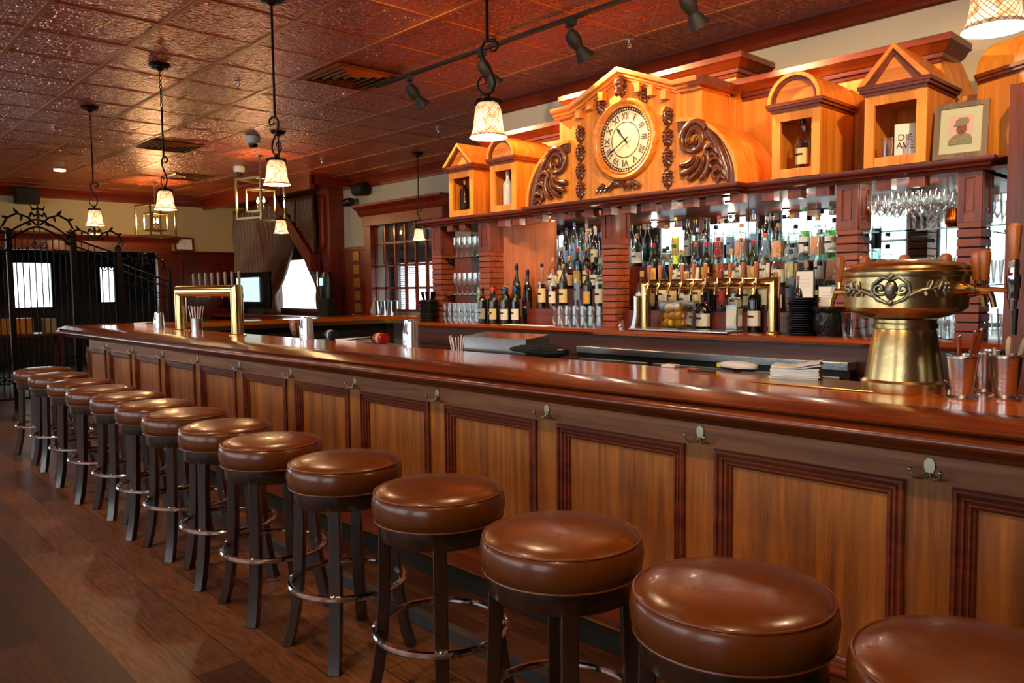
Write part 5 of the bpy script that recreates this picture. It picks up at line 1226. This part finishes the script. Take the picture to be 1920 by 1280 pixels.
# portrait in a wooden frame on the cornice
pf = thing('framed_portrait', 'wood-framed portrait of a person in camouflage uniform and cap on the cornice', 'framed picture', (0, 0, 0))
W_, H_ = .215, .255
MB().box(-W_/2, -W_/2+.024, 0, .016, 0, H_).box(W_/2-.024, W_/2, 0, .016, 0, H_).box(-W_/2+.024, W_/2-.024, 0, .016, 0, .024).box(-W_/2+.024, W_/2-.024, 0, .016, H_-.024, H_).build('frame', WPIC, pf, smooth=0)
MB().box(-W_/2+.024, W_/2-.024, .006, .012, .024, H_-.024).build('mat_board', plain('mat_board', 'b9bda2', .8), pf, smooth=0)
pc = MB().box(-.048, .048, .004, .006, .062, .195).build('photo', plain('photo_pink', 'c9a6a4', .5), pf, smooth=0)
CAM = plain('camouflage', '7c7a60', .7, var=.5, bscale=120); SKN = plain('photo_skin', '7a4a30', .5)
MB().py([(-.048, .063), (.048, .063), (.048, .085), (.036, .105), (.016, .113), (-.012, .113), (-.034, .098), (-.048, .08)], .0025, .004).build('uniform', CAM, pc, smooth=0)
MB().py([(.004+.021*math.cos(2*PI*k/20), .134+.028*math.sin(2*PI*k/20)) for k in range(20)], .0015, .003).build('face', SKN, pc, smooth=0)
MB().py([(-.022, .150), (.03, .154), (.033, .168), (.026, .182), (.0, .184), (-.02, .174)], .0005, .002).box(-.028, .012, .0003, .0018, .147, .152).build('cap', CAM, pc, smooth=0)
fe = MB()
for ex in (-.004, .012): fe.box(ex-.003, ex+.003, .0008, .0015, .137, .1395)
fe.box(.0, .012, .0008, .0015, .118, .1205).box(.002, .006, .0008, .0015, .126, .128); fe.build('features', BLM, pc, smooth=0)
pf.location = (-1.225, 3.87, CTZ); pf.rotation_euler = (R(-9), 0, R(6))
# inside the gabled niche: tumblers and carton
gp = glass_proto('tumbler', 'tumbler', 'tumbler', None, 'x')
a = P(1662, 290, 1, 3.90); b = P(1709, 285, 1, 3.90)
place(gp, True, (a.x, 3.905, CTZ+.031), label='clear tumbler left of the carton in the gabled niche', scale=(.7, .7, 1.2))
o = place(gp, False, (b.x, 3.905, CTZ+.031), label='clear tumbler right of the carton in the gabled niche', scale=(.7, .7, 1.2))
bxt = thing('carton', 'white carton with dark lettering in the gabled niche', 'carton', (P(1694, 285, 1, 3.93).x, 3.945, CTZ+.031), R(22))
MB().box(-.045, .045, 0, .06, 0, .17).build('carton_body', WHP, bxt, smooth=0)
text('lettering', 'DIE', .042, BLM, bxt, (.0, -.001, .105), (R(90), 0, 0)); text('lettering', 'AVE', .042, BLM, bxt, (.0, -.001, .068), (R(90), 0, 0))

# ================================================================== BETWEEN THE BARS
fr = thing('undercounter_fridge', 'steel-topped back counter fridge run with black doors', 'fridge', (0, 0, 0))
MB().box(-3.35, -1.62, 3.68, 3.79, 1.02, 1.062).build('steel_ledge', ST, fr, smooth=0, bevel=.004)
MB().box(-3.35, -1.62, 3.70, 3.785, .1, 1.02).build('body', BL, fr, smooth=0)
for k in range(3):
    x0 = -3.33+.57*k; d = MB().box(x0, x0+.53, 3.685, 3.70, .15, .99).build('door', STD, fr, smooth=0, bevel=.003)
    MB().box(x0+.03, x0+.05, 3.66, 3.685, .85, .96).build('handle', BL, d, smooth=0)
ib = thing('ice_bin', 'clear plastic bin with bent lid standing inside the bar', 'bin', (0, 0, 0))
MB().box(-3.55, -2.95, 2.88, 3.10, .93, .955).build('steel_shelf', ST, ib, smooth=0)
MB().box(-3.52, -3.0, 2.9, 2.906, .955, 1.15).box(-3.52, -3.0, 3.074, 3.08, .955, 1.17).box(-3.52, -3.514, 2.906, 3.074, .955, 1.16).box(-3.006, -3.0, 2.906, 3.074, .955, 1.16).prism([(2.9, 1.15), (3.08, 1.17), (3.08, 1.176), (2.9, 1.156)], lambda p, q_, t_: (t_, p, q_), -3.52, -3.0).build('bin_wall', PLAF, ib, smooth=0)
straws(-3.60, 2.93, .97, 9, .1, 'x', 'white wrapped straw beside the clear plastic bin, %s around', r=.05, holder=False, tall=.19)
st_ = MB().box(-3.70, -3.55, 2.85, 3.0, .93, .97).build('straw_tray', ST, smooth=0); tag(st_, 'small steel tray under the straws beside the clear bin', 'tray')
q = P(1012, 664, 2, TOPZ); ub_ = thing('folded_umbrella', 'folded black cloth bundle with white tag on the bar', 'umbrella', (q.x, q.y-.02, TOPZ+.022), R(8))
g = MB().tube([(-.18, 0, .0), (-.10, .01, .0), (-.03, 0, -.001), (.05, -.01, .004), (.12, 0, .0), (.19, 0, -.002)], [.006, .018, .02, .027, .024, .012], 14, flat=1.9)
for k in range(9):
    a = 2*PI*k/9; g.tube([(-.17, .01*math.cos(a), .004*math.sin(a)), (-.03, .036*math.cos(a), .018*math.sin(a)), (.1, .042*math.cos(a), .021*math.sin(a)), (.19, .02*math.cos(a), .01*math.sin(a))], [.003, .006, .007, .004], 6)
g.build('cloth', plain('black_cloth', '100e0e', .85), ub_, smooth=60)
MB().cbox((.175, -.02, .012), (.03, .035, .003)).build('tag', PAP, ub_, smooth=0)
q = P(1258, 688, 2, TOPZ); o = MB().box(-.035, .035, -.025, .025, 0, .012).build('card_box', WHP, smooth=0, bevel=.003, loc=(q.x, q.y, TOPZ)); tag(o, 'small flat white box on the bar edge left of the pen', 'box')
q = P(1300, 692, 2, TOPZ); o = MB().box(-.03, .03, -.02, .02, 0, .004).build('red_card', CAPS['red'], smooth=0, loc=(q.x, q.y, TOPZ)); tag(o, 'small red card on the bar beside the white handheld device', 'card')
q = P(1318, 697, 2, TOPZ); o = MB().tube([(-.06, -.01, .005), (.06, .01, .005)], .0045, 8).build('pen', BL, loc=(q.x, q.y-.01, TOPZ)); tag(o, 'dark pen lying on the bar before the white handheld device', 'pen')
q = P(1385, 694, 2, TOPZ); dv = thing('handheld_device', 'white oval handheld device with yellow end lying on the bar', 'device', (q.x, q.y, TOPZ), R(-8))
MB().lathe([(0, 0), (.075, 0), (.09, .012), (.092, .022), (.085, .03), (.05, .036), (0, .038)], n=32, sy=.45).build('device_body', WHP, dv, smooth=50)
MB().lathe([(0, .001), (.078, .0005), (.091, .011), (.088, .013)], n=32, sy=.46).build('grey_base', STD, dv, smooth=50)
MB().box(-.105, -.085, -.015, .015, .006, .026).build('yellow_end', plain('yellow_plastic', 'd8e03a', .4), dv, smooth=0, bevel=.003)
q1, q2 = P(620, 640, 1, 3.35), P(712, 636, 1, 3.35)
o = MB().box(q1.x-.25, q2.x+.25, 3.25, 3.5, q2.z-.07, q2.z-.04).build('speed_rail', STD, smooth=0, bevel=.004); tag(o, 'narrow steel shelf with two cans behind the bar', 'shelf')
for nm_, q_, m_ in (('dark blue', q1, 'blue'), ('red and white', q2, 'red')):
    t = thing('can', '%s can lying on the steel shelf behind the bar' % nm_, 'can', (q_.x, 3.36, q2.z+.005)); t.scale = (.62, .62, .62)
    g = MB().lathe([(0, -.09), (.066, -.09), (.07, -.08), (.07, .08), (.066, .09), (0, .09)], n=24); g.xf(Matrix.Rotation(R(90), 4, 'Y') @ Matrix.Rotation(0, 4, 'X')); g.build('can_body', plain('navy_can', '14264e', .35) if m_ == 'blue' else CAPS['red'], t)
    g = MB().lathe([(.0715, -.02), (.0715, .03)], n=24, caps=False); g.xf(Matrix.Rotation(R(90), 4, 'Y')); g.build('band', LABS['white'], t)

# ================================================================== FAR END OF THE ROOM
# iron gate
gt = thing('iron_gate', 'tall black wrought iron gate with arched scrolled top at far left', 'gate', (0, 0, 0))
GX = -11.2
def gy(px, py): return P(px, py, 0, GX)
def topz(px):   # outline of the gate top in the photo, evaluated on the gate's plane
    pts = [(-40, 430), (10, 436), (70, 424), (135, 447), (215, 474), (228, 495), (318, 528)]
    for (a0, b0), (a1, b1) in zip(pts, pts[1:]):
        if a0 <= px <= a1: return b0+(b1-b0)*(px-a0)/(a1-a0)
for leaf, (p0, p1) in enumerate(((-30, 14), (16, 133), (140, 214), (229, 314))):
    g = MB(); n = max(3, int((p1-p0)/11))
    for k in range(n+1):
        px = p0+(p1-p0)*k/n; top_ = gy(px, topz(px)); g.tube([(GX, top_.y, .12), (GX, top_.y, top_.z)], .0075 if 0 < k < n else .015, 6)
    lf_ = g.build('gate_leaf', IR, gt)
    for off in (0, .09):
        MB().tube([(GX, gy(px, topz(px)).y, gy(px, topz(px)).z-off+(.09*math.sin(PI*(i/12)) if leaf == 1 else 0)) for i, px in enumerate([p0+(p1-p0)*j/12 for j in range(13)])], .013, 6).build('top_band', IR, lf_)
    for z in (.14, .62):
        MB().tube([(GX, gy(p0, 500).y, z), (GX, gy(p1, 500).y, z)], .012, 6).build('bottom_band', IR, lf_)
    y0, y1 = gy(p0, 500).y, gy(p1, 500).y
    for k in range(3):
        yy = y0+(y1-y0)*(k+.5)/3; pm2 = p0+(p1-p0)*(k+.5)/3
        for s_ in (-1, 1):
            MB().tube([(GX+.01, yy+s_*a_, b_) for a_, b_ in spiral(.07, .38, .065, .015, PI, 1.25, 16)], .007, 5).build('scroll', IR, lf_)
            MB().tube([(GX+.01, yy+s_*a_, b_) for a_, b_ in spiral(.05, gy(pm2, topz(pm2)).z-.22, .05, .012, PI, 1.25, 14)], .007, 5).build('scroll', IR, lf_)
for px in (15, 136, 221, 318):
    q = gy(px, {15: 432, 136: 438, 221: 465, 318: 506}[px]); w_ = {221: .035, 136: .035, 15: .03, 318: .016}[px]
    MB().box(GX-w_, GX+w_, q.y-w_, q.y+w_, 0, q.z).lathe([(0, 0), (w_*1.2, 0), (w_*1.2, .01), (w_*.6, .03), (0, .045)], (GX, q.y, q.z), 12).build('gate_post', IR, gt)
def crest(px, py, s, nm='crest'):
    c0 = gy(px, py); g = MB()
    for s_ in (-1, 1):
        g.tube([(GX, c0.y+s_*(.02+a_*s), c0.z+b_*s) for a_, b_ in ((.0, .0), (.10, .10), (.22, .14), (.33, .08), (.38, -.02))], [.010*s+.004]*5, 6)
        g.tube([(GX, c0.y+s_*a_*s, c0.z+b_*s) for a_, b_ in spiral(.38, -.07, .055, .012, PI/2, 1.2, 14, -1)], .009, 6)
        for (a_, b_, da, db) in ((.1, .1, -.03, .08), (.22, .14, .06, .07), (.33, .08, .09, .02), (.18, .12, .02, -.08), (.08, .02, .06, -.03)):
            g.tube([(GX, c0.y+s_*a_*s, c0.z+b_*s), (GX, c0.y+s_*(a_+da*.6)*s, c0.z+(b_+db*.5)*s), (GX, c0.y+s_*(a_+da)*s, c0.z+(b_+db)*s)], [.012*s, .02*s, .002], 6)
        g.tube([(GX, c0.y+s_*a_*s, c0.z+b_*s) for a_, b_ in ((.0, .22), (.06, .2), (.09, .26))], [.01*s, .02*s, .002], 6)
        g.tube([(GX, c0.y+s_*a_*s, c0.z+b_*s) for a_, b_ in ((.0, .14), (.05, .12), (.07, .17))], [.01*s, .02*s, .002], 6)
    g.tube([(GX, c0.y, c0.z-.04*s), (GX, c0.y, c0.z+.15*s), (GX, c0.y, c0.z+.3*s)], [.012*s, .022*s, .003], 6)
    g.build(nm, IR, gt)
crest(72, 422, .95); crest(178, 448, .8); crest(268, 496, .7); 
# framed certificate on the ledge
q = P(347, 471, 0, LEFTX+.08)
ct = thing('framed_certificate', 'small white certificate in a red wooden frame on the wainscot ledge', 'framed picture', (LEFTX+.06, q.y, 2.152), R(90)); ct.rotation_euler = (R(-6), 0, R(90))
MB().box(-.17, .17, -.01, .01, 0, .24).build('frame', WRX, ct, smooth=0, bevel=.004); MB().box(-.135, .135, -.012, -.01, .03, .21).build('page', PAP, ct, smooth=0)
MB().box(-.015, .015, -.0135, -.012, .115, .13).build('seal', BLM, ct, smooth=0)
a, b = P(30, 350, 0, LEFTX+.25), P(76, 382, 0, LEFTX+.25)
o = MB().box(LEFTX+.01, LEFTX+.25, a.y, b.y, b.z, a.z).build('loudspeaker', BLM, smooth=0, bevel=.012); tag(o, 'black loudspeaker box high on the cream wall at far left', 'speaker')
q = P(668, 354, 1, 6.3); o = MB().lathe([(0, -.14), (.09, -.13), (.1, 0), (.1, .04), (.08, .13), (0, .14)], n=20).build('wall_speaker', BLM, loc=(q.x, 6.37, q.z)); o.rotation_euler = (0, R(90), 0); tag(o, 'black round-backed speaker on the wall above the window', 'speaker')
q = P(652, 379, 1, 6.35); bc = thing('bullet_camera', 'black and white bullet camera on the grey wall by the timber post', 'security camera', (q.x, 6.36, q.z))
g = MB().lathe([(0, -.12), (.055, -.11), (.065, 0), (.06, .09), (.045, .11), (0, .11)], n=20); g.xf(Matrix.Rotation(R(90), 4, 'Y')); g.build('housing', BL, bc)
MB().sphere((.06, -.045, .01), .032, 10, 8).build('lens', CH, bc); MB().box(-.04, .04, .0, .135, -.02, .02).build('bracket', WHP, bc, smooth=0)
for k in range(5):
    q = P(667+k*.9, (480, 505, 530, 554, 577)[k], 1, 6.40)
    o = MB().box(q.x-.075, q.x+.075, 6.395, 6.42, q.z-.07, q.z+.07).build('brass_plaque', plain('plaque_gold', 'a87a34', .35, .5) if 'plaque_gold' not in MATS else MATS['plaque_gold'], smooth=0, bevel=.004); tag(o, 'small brass plaque on the dark pilaster, %s from the top' % ORD[k], 'plaque', 'brass plaques on the pilaster')
# curtains
def curtain(nm, lab, left, right, z1, z0, y, waves, mat_=CUR, amp=.05):
    """left(u), right(u): x of the edges at height fraction u from the top"""
    g = MB(); nu, nv = 26, waves*6; vs = []
    for i in range(nu+1):
        u = i/nu; a, b = left(u), right(u)
        for j in range(nv+1):
            v = j/nv; vs.append((a+(b-a)*v, y+amp*min(1, (b-a)/.5)*math.sin(v*waves*2*PI+.6*math.sin(u*4))+.01*math.sin(u*17+v*9), z1+(z0-z1)*u))
    g.add(vs, [(i*(nv+1)+j, i*(nv+1)+j+1, (i+1)*(nv+1)+j+1, (i+1)*(nv+1)+j) for i in range(nu) for j in range(nv)])
    o = g.build(nm, mat_, smooth=80); m_ = o.modifiers.new('cloth', 'SOLIDIFY'); m_.thickness = .006
    return tag(o, lab, 'curtain')
sm = lambda u: u*u*(3-2*u)
def edge(pts, y):
    q = [P(px, py, 1, y) for px, py in pts]
    def f(u, z1, z0):
        z = z1+(z0-z1)*u
        if z >= q[0].z: return q[0].x
        for a_, b_ in zip(q, q[1:]):
            if b_.z <= z <= a_.z: return b_.x+(a_.x-b_.x)*(z-b_.z)/(a_.z-b_.z)
        return q[-1].x
    return f
EL = edge([(556, 360), (554, 430), (546, 480), (531, 525), (519, 552), (524, 583)], 6.1); ER = edge([(557, 360), (560, 430), (571, 480), (588, 528), (606, 555), (609, 583)], 6.13)
curtain('curtain', 'long brown curtain hanging full width left of the bright window', lambda u: -14.2, lambda u: -12.7, 2.9, .95, 6.25, 12)
curtain('curtain', 'brown curtain tied back to the left of the bright window', lambda u: -13.0+.3*sm(min(1, u*1.6)), lambda u: EL(u, 2.9, 1.04), 2.9, 1.04, 6.1, 9)
curtain('curtain', 'brown curtain tied back to the right of the bright window', lambda u: ER(u, 2.9, 1.15), lambda u: -11.0, 2.9, 1.15, 6.13, 8)
# monitors behind the tap rail
tv = thing('monitor', 'black monitor with bright picture standing behind the far brass rail', 'monitor', (0, 0, 0))
a, b = P(440, 515, 1, 6.0), P(505, 572, 1, 6.0)
MB().box(a.x-.75, b.x, 6.0, 6.05, 1.15, a.z+.03).build('screen_case', BL, tv, smooth=0, bevel=.01)
MB().box(a.x+.1, b.x-.35, 5.985, 6.0, 1.25, a.z-.06).build('screen', plain('screen_glow', '9ab8b0', .4, emit='a8ccc8', es=1.2), tv, smooth=0)
MB().box(a.x, a.x+.1, 6.02, 6.1, 1.035, 1.16).build('stand', BL, tv, smooth=0)
sl = MB().box(-14.2, -10.9, 5.8, 6.04, .98, 1.035).build('side_ledge', WRX, smooth=0); tag(sl, 'red wooden ledge under the curtained window', 'ledge')
sb = MB().box(-14.2, -10.9, 5.85, 6.48, 0, .93).build('low_cabinet', WR, smooth=0); tag(sb, 'dark red low cabinet below the curtained window ledge', 'cabinet')
# time terminal and coffee machine by the post
q = P(625, 540, 1, 6.15); pm_ = thing('payment_terminal', 'black device with small green display before the timber post', 'terminal', (q.x, 6.0, 1.035+.05))
MB().box(-.14, .14, -.05, .12, -.05, .22).build('lower_case', BLM, pm_, smooth=0, bevel=.02); g = MB().lathe([(0, 0), (.13, 0), (.14, .1), (.13, .34), (.09, .4), (0, .4)], (0, .04, .22), 20, sy=.6); g.build('upper_case', BL, pm_)
MB().box(-.05, .03, -.055, -.045, .42, .53).build('display', plain('green_display', '9affc8', .4, emit='8affd0', es=1.5), pm_, smooth=0)
pd = MB().box(q.x-.2, q.x+.2, 5.9, 6.2, 0, 1.035).build('terminal_stand', WR, smooth=0, bevel=.01); tag(pd, 'dark red wooden stand under the black terminal', 'stand')
# cups and pouch on the window sill
sill = MB().box(-10.05, -8.3, 6.15, 6.5, 1.03, 1.075).build('sill', WRX, smooth=0, bevel=.01); sill.name = 'window_ledge'; tag(sill, 'red wooden ledge under the many-paned window', 'ledge')
for k, px in enumerate((712, 725, 738)):
    q = P(px, 578, 1, 6.27); o = MB().lathe([(0, 0), (.06, 0), (.066, .2), (.06, .2), (.055, .01), (0, .01)], n=24).build('steel_cup', CH, loc=(q.x, 6.27, 1.076), smooth=40)
    tag(o, 'tall steel cup on the window ledge, %s' % ('left', 'middle', 'right')[k], 'cup', 'steel cups on the window ledge') if k != 1 else tag(o, 'tall steel cup on the window ledge, middle one', 'cup', 'steel cups on the window ledge')
    if k == 0: o['label'] = 'tall steel cup on the window ledge, left one'
    if k == 2: o['label'] = 'tall steel cup on the window ledge, right one'
q = P(706, 578, 1, 6.25); o = MB().lathe([(0, 0), (.08, .0), (.09, .05), (.05, .15), (.015, .22), (.02, .25), (0, .25)], n=16, sy=.6).build('cloth_pouch', plain('pouch_cloth', 'b4a898', .9, bump=.4), loc=(q.x-.12, 6.3, 1.076), smooth=60); tag(o, 'pale cloth pouch on the ledge left of the steel cups', 'pouch')
# tables and boxes glimpsed beyond the gate
o = MB().box(-15.6, -15.0, 2.4, 3.6, .72, .76).box(-15.55, -15.5, 2.45, 2.5, 0, .72).box(-15.1, -15.05, 3.5, 3.55, 0, .72).box(-15.1, -15.05, 2.45, 2.5, 0, .72).box(-15.55, -15.5, 3.5, 3.55, 0, .72).build('table', WR, smooth=0, bevel=.004); tag(o, 'dark table in the room beyond the iron gate', 'table')
o = MB().box(-15.5, -15.2, 2.6, 3.15, .76, 1.02).build('wooden_crate', WO, smooth=0, bevel=.01); tag(o, 'orange wooden crate on the table beyond the gate', 'crate')
o = MB().box(-15.4, -15.2, 3.3, 3.5, .76, 1.0).build('display_box', plain('beige_box', 'b09468', .6), smooth=0, bevel=.01); tag(o, 'beige box at the right end of the table beyond the gate', 'box')
